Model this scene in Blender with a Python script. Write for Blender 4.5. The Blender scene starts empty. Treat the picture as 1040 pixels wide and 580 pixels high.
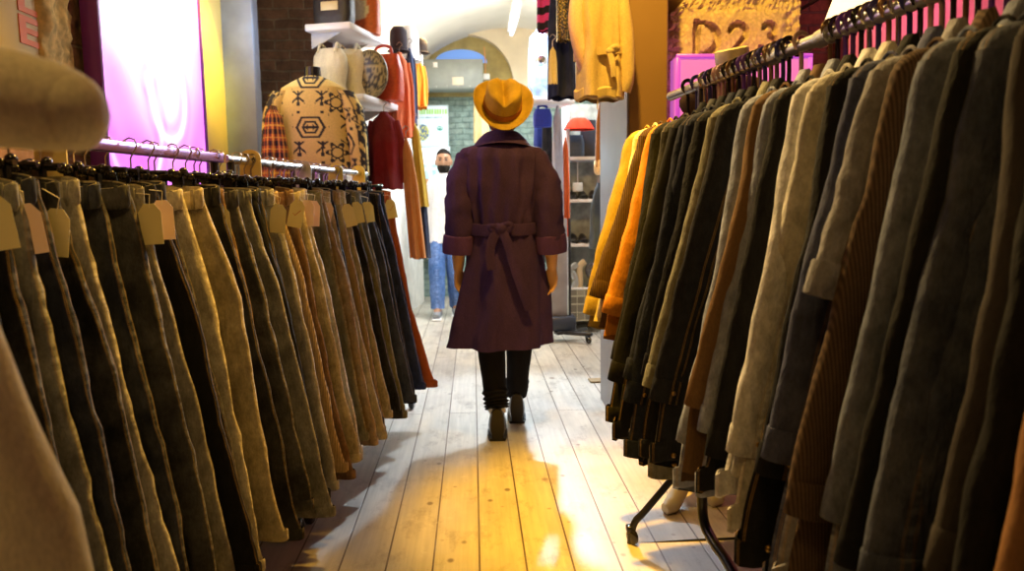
import bpy, bmesh, math, random
from mathutils import Vector, Matrix, noise
PI = math.pi
S = bpy.context.scene
COL = S.collection
R = random.Random(7)
def sn(x, y=0.0, z=0.0): return noise.noise(Vector((x, y, z)))
def lerp(a, b, t): return a + (b - a) * t
def smooth(t):
    t = max(0.0, min(1.0, t)); return t * t * (3 - 2 * t)
def interp(pts, t):
    if t <= pts[0][0]: return pts[0][1:]
    for a, b in zip(pts, pts[1:]):
        if t <= b[0]:
            k = (t - a[0]) / (b[0] - a[0])
            return tuple(lerp(x, y, k) for x, y in zip(a[1:], b[1:]))
    return pts[-1][1:]

# ------------------------------------------------------------------ camera
F = 780.0
zc = Vector((100, 7110, F)).normalized()            # world down in camera axes (x right, y down, z forward)
yc = Vector((-40, -85, F)).normalized()             # the aisle's direction
yc = (yc - zc * yc.dot(zc)).normalized()
xc = yc.cross(-zc)
if xc.x < 0: xc = -xc
Rw = Matrix((xc, yc, -zc))                          # camera axes -> world (x, y, z)
EYE = Vector((0, 0, 1.2))
def P(px, py, Y):
    d = Rw @ Vector((px - 520, py - 290, F))
    return EYE + d * (Y / d.y)
cam = bpy.data.cameras.new('camera'); camo = bpy.data.objects.new('camera', cam); COL.objects.link(camo)
cr = Rw @ Vector((1, 0, 0)); cd = Rw @ Vector((0, 1, 0)); cf = Rw @ Vector((0, 0, 1))
M = Matrix((cr, -cd, -cf)).transposed().to_4x4(); M.translation = EYE
camo.matrix_world = M
cam.sensor_fit = 'HORIZONTAL'; cam.sensor_width = 23.6; cam.lens = F / 1040 * 23.6
cam.clip_start = .02
cam.dof.use_dof = True; cam.dof.focus_distance = 2.5; cam.dof.aperture_fstop = 2.4
S.camera = camo

# ------------------------------------------------------------------ materials
MATS = {}
class N:
    def __init__(s, name):
        s.m = bpy.data.materials.new(name); s.m.use_nodes = True
        s.t = s.m.node_tree; s.b = s.t.nodes['Principled BSDF']
    def n(s, kind, **kw):
        nd = s.t.nodes.new(kind)
        for k, v in kw.items():
            if k.startswith('i_'):
                k = k[2:]; k = int(k) if k.isdigit() else k
                nd.inputs[k].default_value = v
            else: setattr(nd, k, v)
        return nd
    def l(s, a, b): s.t.links.new(a, b)
    def coords(s, scale=(1, 1, 1), kind='Object', rot=(0, 0, 0)):
        tc = s.n('ShaderNodeTexCoord'); mp = s.n('ShaderNodeMapping'); mp.inputs['Scale'].default_value = scale
        mp.inputs['Rotation'].default_value = rot
        s.l(tc.outputs[kind], mp.inputs['Vector']); return mp.outputs['Vector']
    def noise(s, vec, scale, detail=3, rough=.5):
        nd = s.n('ShaderNodeTexNoise'); nd.inputs['Scale'].default_value = scale
        nd.inputs['Detail'].default_value = detail; nd.inputs['Roughness'].default_value = rough
        s.l(vec, nd.inputs['Vector']); return nd.outputs['Fac']
    def ramp(s, fac, a, b, lo=0., hi=1.):
        nd = s.n('ShaderNodeMapRange'); nd.inputs['From Min'].default_value = a; nd.inputs['From Max'].default_value = b
        nd.inputs['To Min'].default_value = lo; nd.inputs['To Max'].default_value = hi
        s.l(fac, nd.inputs['Value']); return nd.outputs['Result']
    def math(s, op, a, b=0.):
        nd = s.n('ShaderNodeMath', operation=op)
        for i, v in enumerate((a, b)):
            if isinstance(v, (int, float)): nd.inputs[i].default_value = v
            else: s.l(v, nd.inputs[i])
        return nd.outputs[0]
    def mix(s, fac, a, b, blend='MIX'):
        nd = s.n('ShaderNodeMix', data_type='RGBA', blend_type=blend)
        for i, v in ((0, fac), (6, a), (7, b)):
            if isinstance(v, (int, float)): nd.inputs[i].default_value = v
            elif isinstance(v, tuple): nd.inputs[i].default_value = (v + (1,))[:4]
            else: s.l(v, nd.inputs[i])
        return nd.outputs[2]
    def bump(s, h, strength=.3, dist=.01):
        nd = s.n('ShaderNodeBump'); nd.inputs['Strength'].default_value = strength; nd.inputs['Distance'].default_value = dist
        s.l(h, nd.inputs['Height']); s.l(nd.outputs[0], s.b.inputs['Normal'])
    def set(s, **kw):
        for k, v in kw.items():
            k = k.replace('_', ' ')
            if hasattr(v, 'links') or hasattr(v, 'is_linked'): s.l(v, s.b.inputs[k])
            else: s.b.inputs[k].default_value = (v + (1,)) if isinstance(v, tuple) and len(v) == 3 else v
        return s.m

def plain(name, rgb, rough=.5, metal=0., var=.12, scale=8, **kw):
    key = ('p', name)
    if key in MATS: return MATS[key]
    m = N(name); v = m.coords(); f = m.noise(v, scale)
    c = m.mix(m.ramp(f, .3, .7), tuple(x * (1 - var) for x in rgb), tuple(min(1, x * (1 + var)) for x in rgb))
    m.set(Base_Color=c, Roughness=rough, Metallic=metal, **kw)
    MATS[key] = m.m; return m.m
def emis(name, rgb, strength):
    m = N(name); m.set(Base_Color=rgb, Emission_Color=rgb, Emission_Strength=strength, Roughness=.5); return m.m
def cloth(name, rgb, fade=.0, stitch=None, rough=.9, weave=.12, cord=False, attr=False):
    key = ('c', name, tuple(rgb), fade, stitch, cord, attr)
    if key in MATS: return MATS[key]
    m = N(name)
    base = tuple(rgb)
    if 'jeans' in name or 'denim_jacket' in name: base = rgb = tuple(x * .78 for x in rgb)
    v = m.coords(); vs = m.coords((1, 1, .22)); vf = m.coords((260, 260, 120))
    oi = m.n('ShaderNodeObjectInfo')
    big = m.noise(vs, 9, 3)
    if attr:
        a = m.n('ShaderNodeAttribute', attribute_name='Col'); c = a.outputs['Color']
    else:
        c = m.mix(m.ramp(big, .3, .7), tuple(x * .8 for x in base), tuple(min(1, x * 1.2) for x in base))
    if fade:
        f = m.ramp(m.noise(v, 5, 5, .65), .42, .72)
        c = m.mix(m.math('MULTIPLY', f, fade), c, tuple(min(.8, x * 1.5 + .16) for x in base))
    if stitch or fade:
        uv = m.n('ShaderNodeTexCoord'); sp = m.n('ShaderNodeSeparateXYZ'); m.l(uv.outputs['UV'], sp.inputs[0])
        u = sp.outputs['X']; w = sp.outputs['Y']
        d = m.math('ABSOLUTE', m.math('SUBTRACT', m.math('FRACT', m.math('ADD', u, .5)), .5))
        edge = m.ramp(d, .0, .05, 1., 0.)
        puck = m.ramp(m.noise(m.coords((1, 1, 45)), 1.6, 1), .42, .6)
        if fade:
            c = m.mix(m.math('MULTIPLY', m.math('MULTIPLY', edge, puck), min(1, fade * 1.3)), c, tuple(min(.85, x * 1.6 + .2) for x in base))
        if stitch:
            for off in (.022, .032):
                ln = m.ramp(m.math('ABSOLUTE', m.math('SUBTRACT', d, off)), .0015, .0035, .7, 0.)
                dash = m.math('GREATER_THAN', m.math('SINE', m.math('MULTIPLY', w, 1500.)), -.4)
                c = m.mix(m.math('MULTIPLY', ln, dash), c, tuple(stitch))
    fine = m.noise(vf, 1, 2)
    mot = m.noise(m.coords((1, 1, .6)), 38, 5, .7)
    den = any(q in name for q in ('jeans', 'denim', 'pocket', 'waistband')); c = m.mix(.6 if den else .12, c, m.mix(1., c, m.ramp(mot, .32, .68, .45, 1.6), 'MULTIPLY'))
    c = m.mix(weave, c, m.mix(1., c, m.ramp(fine, .3, .7, .3, 1.9), 'MULTIPLY'))
    if cord:
        wv = m.n('ShaderNodeTexWave'); wv.inputs['Scale'].default_value = 60; m.l(v, wv.inputs['Vector'])
        c = m.mix(.55, c, m.mix(1., c, m.ramp(wv.outputs['Fac'], 0, 1, .25, 1.7), 'MULTIPLY'))
    h = m.math('ADD', m.math('MULTIPLY', m.noise(m.coords((1, 1, .4)), 20, 4, .6), 1.), m.math('MULTIPLY', mot, .25 if den else .05))
    m.bump(h, .75 if den else .45, .016)
    m.set(Base_Color=c, Roughness=rough)
    m.b.inputs['Specular IOR Level'].default_value = .15
    MATS[key] = m.m; return m.m
def attrmat(name, rough=.8, bumpscale=40, bstr=.3, em=0., mult=.25):
    m = N(name); a = m.n('ShaderNodeAttribute', attribute_name='Col')
    v = m.coords(); f = m.noise(v, bumpscale, 4, .6)
    c = m.mix(mult, a.outputs['Color'], m.mix(1., a.outputs['Color'], m.ramp(f, .3, .7, .4, 1.6), 'MULTIPLY'))
    m.bump(f, bstr, .01); m.set(Base_Color=c, Roughness=rough)
    if em:
        m.l(a.outputs['Color'], m.b.inputs['Emission Color']); m.b.inputs['Emission Strength'].default_value = em
    return m.m

# ------------------------------------------------------------------ mesh helpers
class MB:
    def __init__(s): s.v = []; s.f = []; s.uv = []; s.c = []; s.hasc = False
    def add(s, v, f, uv=None, col=None):
        o = len(s.v); s.v += [tuple(x) for x in v]; s.f += [tuple(i + o for i in q) for q in f]
        s.uv += (uv if uv else [(0.25, 0)] * len(v))
        if col is not None: s.hasc = True
        s.c += (col if isinstance(col, list) else [(col or (1, 1, 1))] * len(v)); return s
    def grid(s, rows, closed=False, cap0=False, cap1=False, uv=None, col=None):
        m = len(rows); n = len(rows[0]); v = [p for r in rows for p in r]; f = []
        for j in range(m - 1):
            for i in range(n if closed else n - 1):
                i2 = (i + 1) % n
                f.append((j * n + i, j * n + i2, (j + 1) * n + i2, (j + 1) * n + i))
        if cap0: f.append(tuple(range(n))[::-1])
        if cap1: f.append(tuple((m - 1) * n + i for i in range(n)))
        if uv is None: uv = [(i / n, j / max(1, m - 1)) for j in range(m) for i in range(n)]
        return s.add(v, f, uv, col)
    def tube(s, path, r, n=10, flat=1.0, cap=True, up=None, col=None):
        path = [Vector(p) for p in path]; k = len(path)
        rs = r if isinstance(r, (list, tuple)) else [r] * k
        rows = []; prev = None
        for i, p in enumerate(path):
            t = (path[min(i + 1, k - 1)] - path[max(i - 1, 0)]).normalized()
            if prev is None:
                a = Vector(up) if up else (Vector((0, 1, 0)) if abs(t.y) < .9 else Vector((1, 0, 0)))
            else: a = prev
            a = (a - t * a.dot(t)).normalized(); prev = a; b = t.cross(a)
            rows.append([p + a * (rs[i] * flat * math.cos(2 * PI * q / n)) + b * (rs[i] * math.sin(2 * PI * q / n)) for q in range(n)])
        return s.grid(rows, True, cap, cap, col=col)
    def box(s, c, d, bev=.003, rot=None, col=None, seg=1):
        bm = bmesh.new(); bmesh.ops.create_cube(bm, size=1)
        for v in bm.verts: v.co = Vector((v.co.x * d[0], v.co.y * d[1], v.co.z * d[2]))
        if bev: bmesh.ops.bevel(bm, geom=bm.edges[:], offset=min(bev, min(d) * .45), segments=seg, affect='EDGES')
        Mx = Matrix.Translation(Vector(c)) @ (rot.to_4x4() if rot else Matrix())
        bm.verts.ensure_lookup_table()
        s.add([Mx @ v.co for v in bm.verts], [[v.index for v in f.verts] for f in bm.faces], col=col); bm.free(); return s
    def ball(s, c, r, n=10, sc=(1, 1, 1), fn=None, col=None):
        rows = []
        for j in range(n + 1):
            a = PI * j / n; row = []
            for i in range(2 * n):
                b = PI * i / n; d = Vector((math.sin(a) * math.cos(b), math.sin(a) * math.sin(b), math.cos(a)))
                k = fn(d) if fn else 1
                row.append(Vector(c) + Vector((d.x * r * sc[0] * k, d.y * r * sc[1] * k, d.z * r * sc[2] * k)))
            rows.append(row)
        return s.grid(rows, True, col=col)
    def lathe(s, prof, n=24, c=(0, 0, 0), cap0=False, cap1=False, col=None):
        rows = [[Vector(c) + Vector((r * math.cos(2 * PI * i / n), r * math.sin(2 * PI * i / n), z)) for i in range(n)] for r, z in prof]
        return s.grid(rows, True, cap0, cap1, col=col)
    def poly(s, pts, th, Mx=None, col=None):
        """outline in x,z extruded along y"""
        n = len(pts); v = [Vector((x, -th / 2, z)) for x, z in pts] + [Vector((x, th / 2, z)) for x, z in pts]
        if Mx: v = [Mx @ q for q in v]
        f = [tuple(range(n)), tuple(range(2 * n - 1, n - 1, -1))] + [(i, i + n, (i + 1) % n + n, (i + 1) % n) for i in range(n)]
        return s.add(v, f, col=col)
    def crumple(s, amp, f=(14, 14, 6), seed=0.):
        out = []
        for x, y, z in s.v:
            q = noise.noise_vector(Vector((x * f[0] + seed, y * f[1] + seed * 2, z * f[2] - seed))) + .5 * noise.noise_vector(Vector((x * f[0] * 2.7 + seed, y * f[1] * 2.7, z * f[2] * 2.7)))
            out.append((x + q.x * amp, y + q.y * amp, z + q.z * amp * .3))
        s.v = out; return s
    def mesh(s, name, mat, smoothed=True):
        me = bpy.data.meshes.new(name); me.from_pydata(s.v, [], s.f); me.materials.append(mat)
        uvl = me.uv_layers.new(name='UVMap'); vi = [0] * len(me.loops); me.loops.foreach_get('vertex_index', vi)
        flat = []
        for i in vi: flat += s.uv[i]
        # keep the wrap of closed lofts continuous
        k = 0
        for p in me.polygons:
            ls = range(p.loop_start, p.loop_start + p.loop_total)
            us = [flat[2 * q] for q in ls]
            if max(us) - min(us) > .5:
                for q in ls:
                    if flat[2 * q] < .5: flat[2 * q] += 1
        uvl.data.foreach_set('uv', flat)
        if s.hasc:
            ca = me.color_attributes.new('Col', 'FLOAT_COLOR', 'POINT')
            ca.data.foreach_set('color', [x for c in s.c for x in (c[0], c[1], c[2], 1)])
        if smoothed:
            me.polygons.foreach_set('use_smooth', [True] * len(me.polygons))
            try: me.set_sharp_from_angle(angle=math.radians(50))
            except Exception: pass
        me.update(); return me
    def build(s, name, mat, parent=None, loc=None, rot=None, smoothed=True):
        o = bpy.data.objects.new(name, s.mesh(name, mat, smoothed)); COL.objects.link(o)
        if parent: o.parent = parent
        if loc is not None: o.location = loc
        if rot is not None: o.rotation_euler = rot
        return o
def inst(name, me, parent=None, loc=None, rot=None, scale=None):
    o = bpy.data.objects.new(name, me); COL.objects.link(o)
    if parent: o.parent = parent
    if loc is not None: o.location = loc
    if rot is not None: o.rotation_euler = rot
    if scale is not None: o.scale = scale
    return o
def tag(o, label, cat, group=None, kind=None):
    o['label'] = label; o['category'] = cat
    if group: o['group'] = group
    if kind: o['kind'] = kind
    return o
def thing(name, label, cat, loc=(0, 0, 0), rz=0., group=None):
    o = bpy.data.objects.new(name, None); COL.objects.link(o); o.empty_display_size = .1
    o.location = loc; o.rotation_euler = (0, 0, rz); return tag(o, label, cat, group)
def struct(name, mb, mat, smoothed=False):
    o = mb.build(name, mat, smoothed=smoothed); o['kind'] = 'structure'; return o
ORD = 'nearest second third fourth fifth sixth seventh eighth ninth tenth eleventh twelfth thirteenth fourteenth fifteenth sixteenth seventeenth eighteenth nineteenth twentieth'.split()
ORD += ['twenty-' + w for w in 'first second third fourth fifth sixth seventh eighth ninth'.split()] + ['thirtieth'] + ['thirty-' + w for w in 'first second third fourth fifth sixth seventh eighth ninth'.split()] + ['fortieth'] + ['forty-' + w for w in 'first second third fourth fifth sixth'.split()]

# ------------------------------------------------------------------ setting
def floor_mat():
    m = N('pine_planks'); v = m.coords(rot=(0, 0, PI / 2))
    br = m.n('ShaderNodeTexBrick'); m.l(v, br.inputs['Vector'])
    for k, x in (('Scale', 1.), ('Mortar Size', .0035), ('Mortar Smooth', .2), ('Bias', 0.), ('Brick Width', 4.3), ('Row Height', .155)): br.inputs[k].default_value = x
    br.offset = .37
    br.inputs['Color1'].default_value = (.64, .59, .50, 1); br.inputs['Color2'].default_value = (.52, .47, .39, 1); br.inputs['Mortar'].default_value = (.10, .06, .03, 1)
    vg = m.coords((26, 1.3, 26)); g = m.noise(vg, 1.6, 5, .6)
    c = m.mix(1., br.outputs['Color'], m.ramp(g, .25, .75, .8, 1.15), 'MULTIPLY')
    vo = m.n('ShaderNodeTexVoronoi'); vo.inputs['Scale'].default_value = 2.6; m.l(m.coords((1, .7, 1)), vo.inputs['Vector'])
    k = m.ramp(m.math('ADD', vo.outputs['Distance'], m.math('MULTIPLY', m.noise(m.coords(), 30, 2), .05)), .055, .085, 1, 0)
    c = m.mix(m.math('MULTIPLY', k, .85), c, (.22, .13, .07))
    vo2 = m.n('ShaderNodeTexVoronoi'); vo2.inputs['Scale'].default_value = 9.; m.l(m.coords(), vo2.inputs['Vector'])
    k2 = m.ramp(vo2.outputs['Distance'], .05, .10, 1, 0)
    c = m.mix(m.math('MULTIPLY', k2, .55), c, (.2, .13, .08))
    w = m.ramp(m.noise(m.coords((1, .6, 1)), 2.2, 5, .65), .45, .75)
    c = m.mix(m.math('MULTIPLY', w, .6), c, (.34, .30, .27))
    gr = m.ramp(m.noise(m.coords((1, .5, 1)), 7, 8, .75), .52, .68)
    c = m.mix(m.math('MULTIPLY', gr, .75), c, (.26, .21, .17))
    sc = m.ramp(m.noise(m.coords((1, .8, 1)), 6, 6, .75), .62, .72)
    c = m.mix(m.math('MULTIPLY', sc, .4), c, (.78, .76, .74))
    nv = m.n('ShaderNodeTexVoronoi'); nv.inputs['Scale'].default_value = 1.; m.l(m.coords((7, 5, 1)), nv.inputs['Vector'])
    sc_ = m.n('ShaderNodeSeparateColor'); m.l(nv.outputs['Color'], sc_.inputs[0])
    nd = m.math('MULTIPLY', m.ramp(nv.outputs['Distance'], .06, .11, 1, 0), m.math('GREATER_THAN', sc_.outputs[0], .3)); c = m.mix(m.math('MULTIPLY', nd, .8), c, (.12, .08, .05))
    m.bump(m.math('ADD', m.math('MULTIPLY', br.outputs['Fac'], -1.), m.math('MULTIPLY', g, .15)), .35, .006)
    return m.set(Base_Color=c, Roughness=m.ramp(m.noise(m.coords(), 3, 4), .3, .7, .28, .5))
def brick_mat(name, c1, c2, mortar, scale=1., bw=.22, rh=.075, rot=(PI / 2, 0, 0)):
    m = N(name); v = m.coords(rot=rot); wob = m.n('ShaderNodeTexNoise'); wob.inputs['Scale'].default_value = 6; m.l(v, wob.inputs['Vector'])
    vm = m.n('ShaderNodeVectorMath', operation='MULTIPLY_ADD'); m.l(wob.outputs['Color'], vm.inputs[0]); vm.inputs[1].default_value = (.03, .03, .03); m.l(v, vm.inputs[2])
    br = m.n('ShaderNodeTexBrick'); m.l(vm.outputs[0], br.inputs['Vector'])
    for k, x in (('Scale', 1.), ('Mortar Size', .009), ('Mortar Smooth', .5), ('Brick Width', bw), ('Row Height', rh)): br.inputs[k].default_value = x
    for k, x in (('Color1', c1), ('Color2', c2), ('Mortar', mortar)): br.inputs[k].default_value = x + (1,)
    f = m.noise(m.coords(), 14, 5, .65)
    c = m.mix(1., br.outputs['Color'], m.ramp(f, .25, .75, .55, 1.4), 'MULTIPLY')
    m.bump(m.math('ADD', m.math('MULTIPLY', br.outputs['Fac'], -.8), m.math('MULTIPLY', f, .8)), .8, .02)
    return m.set(Base_Color=c, Roughness=.9)
def wallbox(x0, y0, x1, y1, z0, z1):
    return MB().box(((x0 + x1) / 2, (y0 + y1) / 2, (z0 + z1) / 2), (abs(x1 - x0), abs(y1 - y0), z1 - z0), 0)
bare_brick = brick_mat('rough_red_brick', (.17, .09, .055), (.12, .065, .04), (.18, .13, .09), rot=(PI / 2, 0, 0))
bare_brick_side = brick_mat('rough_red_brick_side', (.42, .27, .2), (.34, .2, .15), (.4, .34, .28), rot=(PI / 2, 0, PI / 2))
green_brick = brick_mat('painted_green_brick', (.25, .36, .33), (.32, .42, .38), (.2, .3, .28), rot=(PI / 2, 0, 0), bw=.18, rh=.07)
plaster_y = plain('warm_plaster', (.72, .55, .3), .8)
plaster_w = plain('white_plaster', (.8, .78, .74), .8)
struct('floor', wallbox(-2.4, -1.5, 3.6, 12.5, -.1, 0), floor_mat())
# threshold board where the aisle narrows
struct('trim_1', MB().box((1.0, 4.98, .006), (.5, .1, .012), .004), plain('threshold_wood', (.3, .2, .08), .5))
LX = -1.6
struct('wall_left', wallbox(LX - .2, -1.5, LX, 5.1, 0, 3.4), bare_brick_side)
# rough plaster edge strip of stone on the left wall between banner and lightbox
rows = []
for j in range(60):
    z = 1.5 + j * .03; row = []
    for i in range(14):
        y = 2.98 + i * .02
        x = LX + .012 + .05 * abs(sn(y * 9, z * 7, 3)) + .03 * abs(sn(y * 30, z * 25)) 
        if i in (0, 13): x = LX - .01
        row.append((x, y, z))
    rows.append(row)
struct('trim_2', MB().grid(rows), plain('rough_render', (.72, .55, .25), .95, scale=30, var=.35), True)
struct('trim_3', wallbox(LX, 4.56, LX + .035, 5.1, 0, 3.4), plain('painted_strip', (.88, .66, .22), .6, var=.04))
struct('trim_4', MB().box((-1.485, 5.16, 1.7), (.23, .13, 3.4), .006), plain('grey_blue_post', (.27, .31, .42), .45))
struct('wall_back', wallbox(-1.9, 5.95, -.98, 6.1, 0, 3.4), bare_brick)
wl = MB(); wl.box((-.84, 7.65, 1.7), (.12, 3.4, 3.4), 0, Matrix.Rotation(-.1, 3, 'Z')); struct('wall_left_rear', wl, plaster_w)
struct('ceiling', wallbox(-1.9, -1.5, 3.6, 5.9, 3.4, 3.5), plain('dark_ceiling', (.25, .2, .15), .9))
# white vault over the rear room
rows = []
for j in range(13):
    y = 5.9 + j * .33; row = []
    for i in range(33):
        a = PI * i / 32; row.append((.5 + 1.5 * math.cos(a), y, 2.05 + 1.25 * math.sin(a) + .012 * sn(a * 5, y * 2)))
    rows.append(row)
struct('ceiling_vault', MB().grid(rows), plain('limewash', (.86, .83, .76), .85, var=.05, scale=3), True)
# vault end panels
pts = [(.5 + 1.5 * math.cos(PI * i / 32), 2.05 + 1.25 * math.sin(PI * i / 32)) for i in range(33)]
ap = [(x, z) for x, z in pts] + [(-1.0, 2.05), (-1.0, 3.5), (3.6, 3.5), (3.6, 2.05)]
struct('wall_arch_front', MB().poly(ap, .12, Matrix.Translation((0, 5.9, 0))), plaster_w)
# right rear wall
struct('wall_right_rear', wallbox(2.05, 4.6, 2.2, 9.9, 0, 3.4), plaster_w)
struct('wall_right', wallbox(3.4, -1.5, 3.6, 4.7, 0, 3.4), plain('dark_wall', (.25, .13, .08), .9))
struct('wall_behind', wallbox(-2.4, -1.6, 3.6, -1.5, 0, 3.4), plain('dark_wall_b', (.3, .2, .12), .9))
# far end: painted brick wall with round-headed recess, lit shop beyond
struct('wall_far', wallbox(-2.2, 9.8, 3.2, 9.95, 0, 3.6), green_brick)
ay = 9.62
n = 24
arch = []
c0 = P(475, 95, ay); rr = 46 / F * ay
inner = [(c0.x + rr * math.cos(PI * i / n), 2.62 + .60 * math.sin(PI * i / n)) for i in range(n + 1)]
outer = [(c0.x + (rr + .9) * math.cos(PI * i / n), 2.5 + (rr + .6) * math.sin(PI * i / n)) for i in range(n + 1)]
mb = MB(); rows = [[(x, ay, z) for x, z in inner], [(x, ay, z) for x, z in outer], [(x, ay + .2, z) for x, z in outer]]
mb.grid(rows); mb.grid([[(x, ay, z) for x, z in inner], [(x, ay + .2, z) for x, z in inner]])
struct('trim_5', mb, plain('cream_arch', (.78, .68, .5), .8, var=.1, scale=4), True)

struct('trim_8', wallbox(c0.x - .7, 9.74, c0.x + .75, 9.79, 2.5, 3.4), plain('olive_plaster', (.42, .33, .12), .8, var=.2))
# right: pillar, stone wall, brick, pink wall
pil = MB(); pil.box((.855, 4.13, 1.7), (.19, .78, 3.4), .006)
struct('trim_6', pil, plain('brown_pillar', (.27, .16, .06), .55, var=.08, scale=3))
struct('trim_7', MB().box((.757, 4.13, 1.7), (.012, .785, 3.4), .003), plain('grey_pillar_side', (.2, .19, .2), .4, var=.06))
# engraved stone wall facing the aisle
def seg(px, pz, a, b):
    ax, az = a; bx, bz = b; dx, dz = bx - ax, bz - az; L = dx * dx + dz * dz
    t = max(0, min(1, ((px - ax) * dx + (pz - az) * dz) / L)) if L else 0
    return math.hypot(px - ax - t * dx, pz - az - t * dz)
def arc(px, pz, c, r, a0, a1, sx=1.):
    x, z = (px - c[0]) / sx, pz - c[1]; a = math.degrees(math.atan2(z, x))
    while a < a0: a += 360
    if a <= a1: return abs(math.hypot(x, z) - r)
    return min(math.hypot(x - r * math.cos(math.radians(q)), z - r * math.sin(math.radians(q))) for q in (a0, a1))
def glyphs(x, z):
    d = 9
    d = min(d, seg(x, z, (0, 0), (0, .155)) - .012)                               # D
    d = min(d, arc(x, z, (.035, .0775), .072, -80, 80) - lerp(.002, .014, max(0, min(1, (x - .03) / .07))))
    d = min(d, seg(x, z, (-.008, .155), (.04, .155)) - .002); d = min(d, seg(x, z, (-.008, 0), (.04, 0)) - .002)
    d = min(d, arc(x, z, (.215, .105), .042, -20, 160) - .009)                    # 2
    d = min(d, seg(x, z, (.252, .09), (.19, .012)) - .007); d = min(d, seg(x, z, (.185, .008), (.262, .008)) - .008)
    d = min(d, arc(x, z, (.375, .118), .03, -60, 150) - .009)                     # 3
    d = min(d, arc(x, z, (.37, .05), .042, -150, 75) - .010)
    return d
gx0 = P(707, 55, 3.98)
rows = []; cols = []
nx, nz = 300, 250
for j in range(nz):
    z = 1.05 + 1.9 * j / (nz - 1); row = []
    for i in range(nx):
        x0 = P(671, 100, 3.98).x; 
        left = x0 + (.0 if z < 2.02 else (.045 * smooth((z - 2.02) / .05) + .09 * smooth((z - 2.12) / .12))) + .012 * sn(z * 14, 2) + .01 * sn(z * 40, 5)
        x = left + (1.69 - left) * (i / (nx - 1)) 
        y = 3.98 + .022 * sn(x * 9, z * 9) + .02 * sn(x * 30, z * 30, 4) + .012 * sn(x * 75, z * 75)
        # courses of stone
        for zz in (1.35, 1.62, 1.955, 2.33, 2.6):
            y += .012 * math.exp(-((z - zz - .006 * sn(x * 8)) / .008) ** 2)
        g = glyphs((x - gx0.x) * 1.0, z - gx0.z)
        inplate = smooth((.05 - max(abs(x - gx0.x - .19) - .24, abs(z - gx0.z - .08) - .11)) / .05)
        y = lerp(y, 3.972 + .004 * sn(x * 30, z * 30), inplate)
        if g < .008: y += .05 * smooth((.008 - g) / .006)
        rough = abs(sn(x * 22, z * 22, 9))
        t = sn(x * 6, z * 6, 2) * .5 + .5
        c = (.66 + .1 * t, .52 + .08 * t, .32 + .05 * t); k = .75 + .5 * abs(sn(x * 45, z * 45)) 
        row.append((x, y, z)); cols.append(tuple(q * k for q in c))
    row[0] = (row[0][0], 4.15, row[0][2]); rows.append(row)
sw = MB(); sw.grid(rows, col=cols)
struct('wall_stone', sw, attrmat('carved_sandstone', .92, 60, .6), True)
struct('wall_stone_base', wallbox(.96, 4.03, 1.69, 4.6, 0, 3.4), plain('stone_core', (.35, .25, .14), .95))
struct('wall_recess', wallbox(1.6, 4.5, 2.25, 4.62, 0, 3.4), brick_mat('dark_red_brick', (.2, .06, .03), (.14, .045, .025), (.12, .06, .04)))
struct('wall_pink', wallbox(2.16, 4.4, 3.5, 4.5, 0, 3.4), plain('pink_wall', (.7, .25, .38), .7))

# ------------------------------------------------------------------ lightbox, banner
def paint_quad(w, h, nu, nv, fn):
    """grid in x (0..w), z (0..h); fn(u,v)->colour"""
    rows = []; cols = []
    for j in range(nv):
        for i in range(nu): cols.append(fn(i / (nu - 1), j / (nv - 1)))
        rows.append([(w * i / (nu - 1), 0, h * j / (nv - 1)) for i in range(nu)])
    return rows, cols
t = thing('neon_lightbox', 'glowing pink and white lightbox with neon scrawl on the brick wall', 'light box', (LX + .03, 3.32, 1.3), PI / 2)
LBW, LBH = 1.2, 1.75
def lb(u, v):
    x, z = u * LBW, v * LBH
    d = math.hypot((x - .62) / .52, (z - .95) / .75)
    core = smooth(1.28 - d)
    c = Vector((.72, .2, .85)).lerp(Vector((1, .93, 1)), min(1, core * 1.25 + .12 * sn(x * 4, z * 4)))
    for a in (((.3, .25), .28, 200, 420), ((.7, .45), .22, 120, 400), ((.25, 1.1), .2, 30, 300), ((.8, 1.2), .25, 100, 350)):
        dd = arc(x, z, a[0], a[1], a[2], a[3])
        c = c.lerp(Vector((1, .9, 1)), .9 * math.exp(-(dd / .018) ** 2))
        c = c.lerp(Vector((.7, .15, .85)), .45 * math.exp(-((dd - .06) / .03) ** 2))
    if v < .2 and u < .55: c = c.lerp(Vector((.62, .12, .85)), .5 * smooth((.2 - v) / .15) * smooth((.55 - u) / .2))
    return tuple(c)
rows, cols = paint_quad(LBW, LBH, 110, 150, lb)
MB().grid(rows, col=cols).build('glowing_panel', attrmat('lit_acrylic', .3, 10, 0, 1.5, 0), t, (0, -.055, 0))
mb = MB()
for c, d in (((LBW / 2, -.03, -.012), (LBW + .05, .07, .025)), ((LBW / 2, -.03, LBH + .012), (LBW + .05, .07, .025)), ((-.012, -.03, LBH / 2), (.025, .07, LBH)), ((LBW + .012, -.03, LBH / 2), (.025, .07, LBH))): mb.box(c, d, .003)
mb.build('frame', plain('purple_frame', (.25, .05, .4), .4), t)
MB().box((LBW / 2, -.01, LBH / 2), (LBW, .03, LBH), .002).build('backing', plain('backing_board', (.5, .4, .5), .6), t)
def text(s, size, mat, parent, name, loc, rot, ext=.002, font_w=1., bold=0.):
    cu = bpy.data.curves.new(name, 'FONT'); cu.body = s; cu.size = size; cu.extrude = ext; cu.align_x = 'CENTER'; cu.offset = bold
    cu.materials.append(mat); o = bpy.data.objects.new(name, cu); COL.objects.link(o); o.parent = parent
    bpy.context.view_layer.update()
    me = bpy.data.meshes.new_from_object(o.evaluated_get(bpy.context.evaluated_depsgraph_get())); bpy.data.objects.remove(o)
    o = inst(name, me, parent, loc, rot, (font_w, 1, 1)); return o
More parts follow.
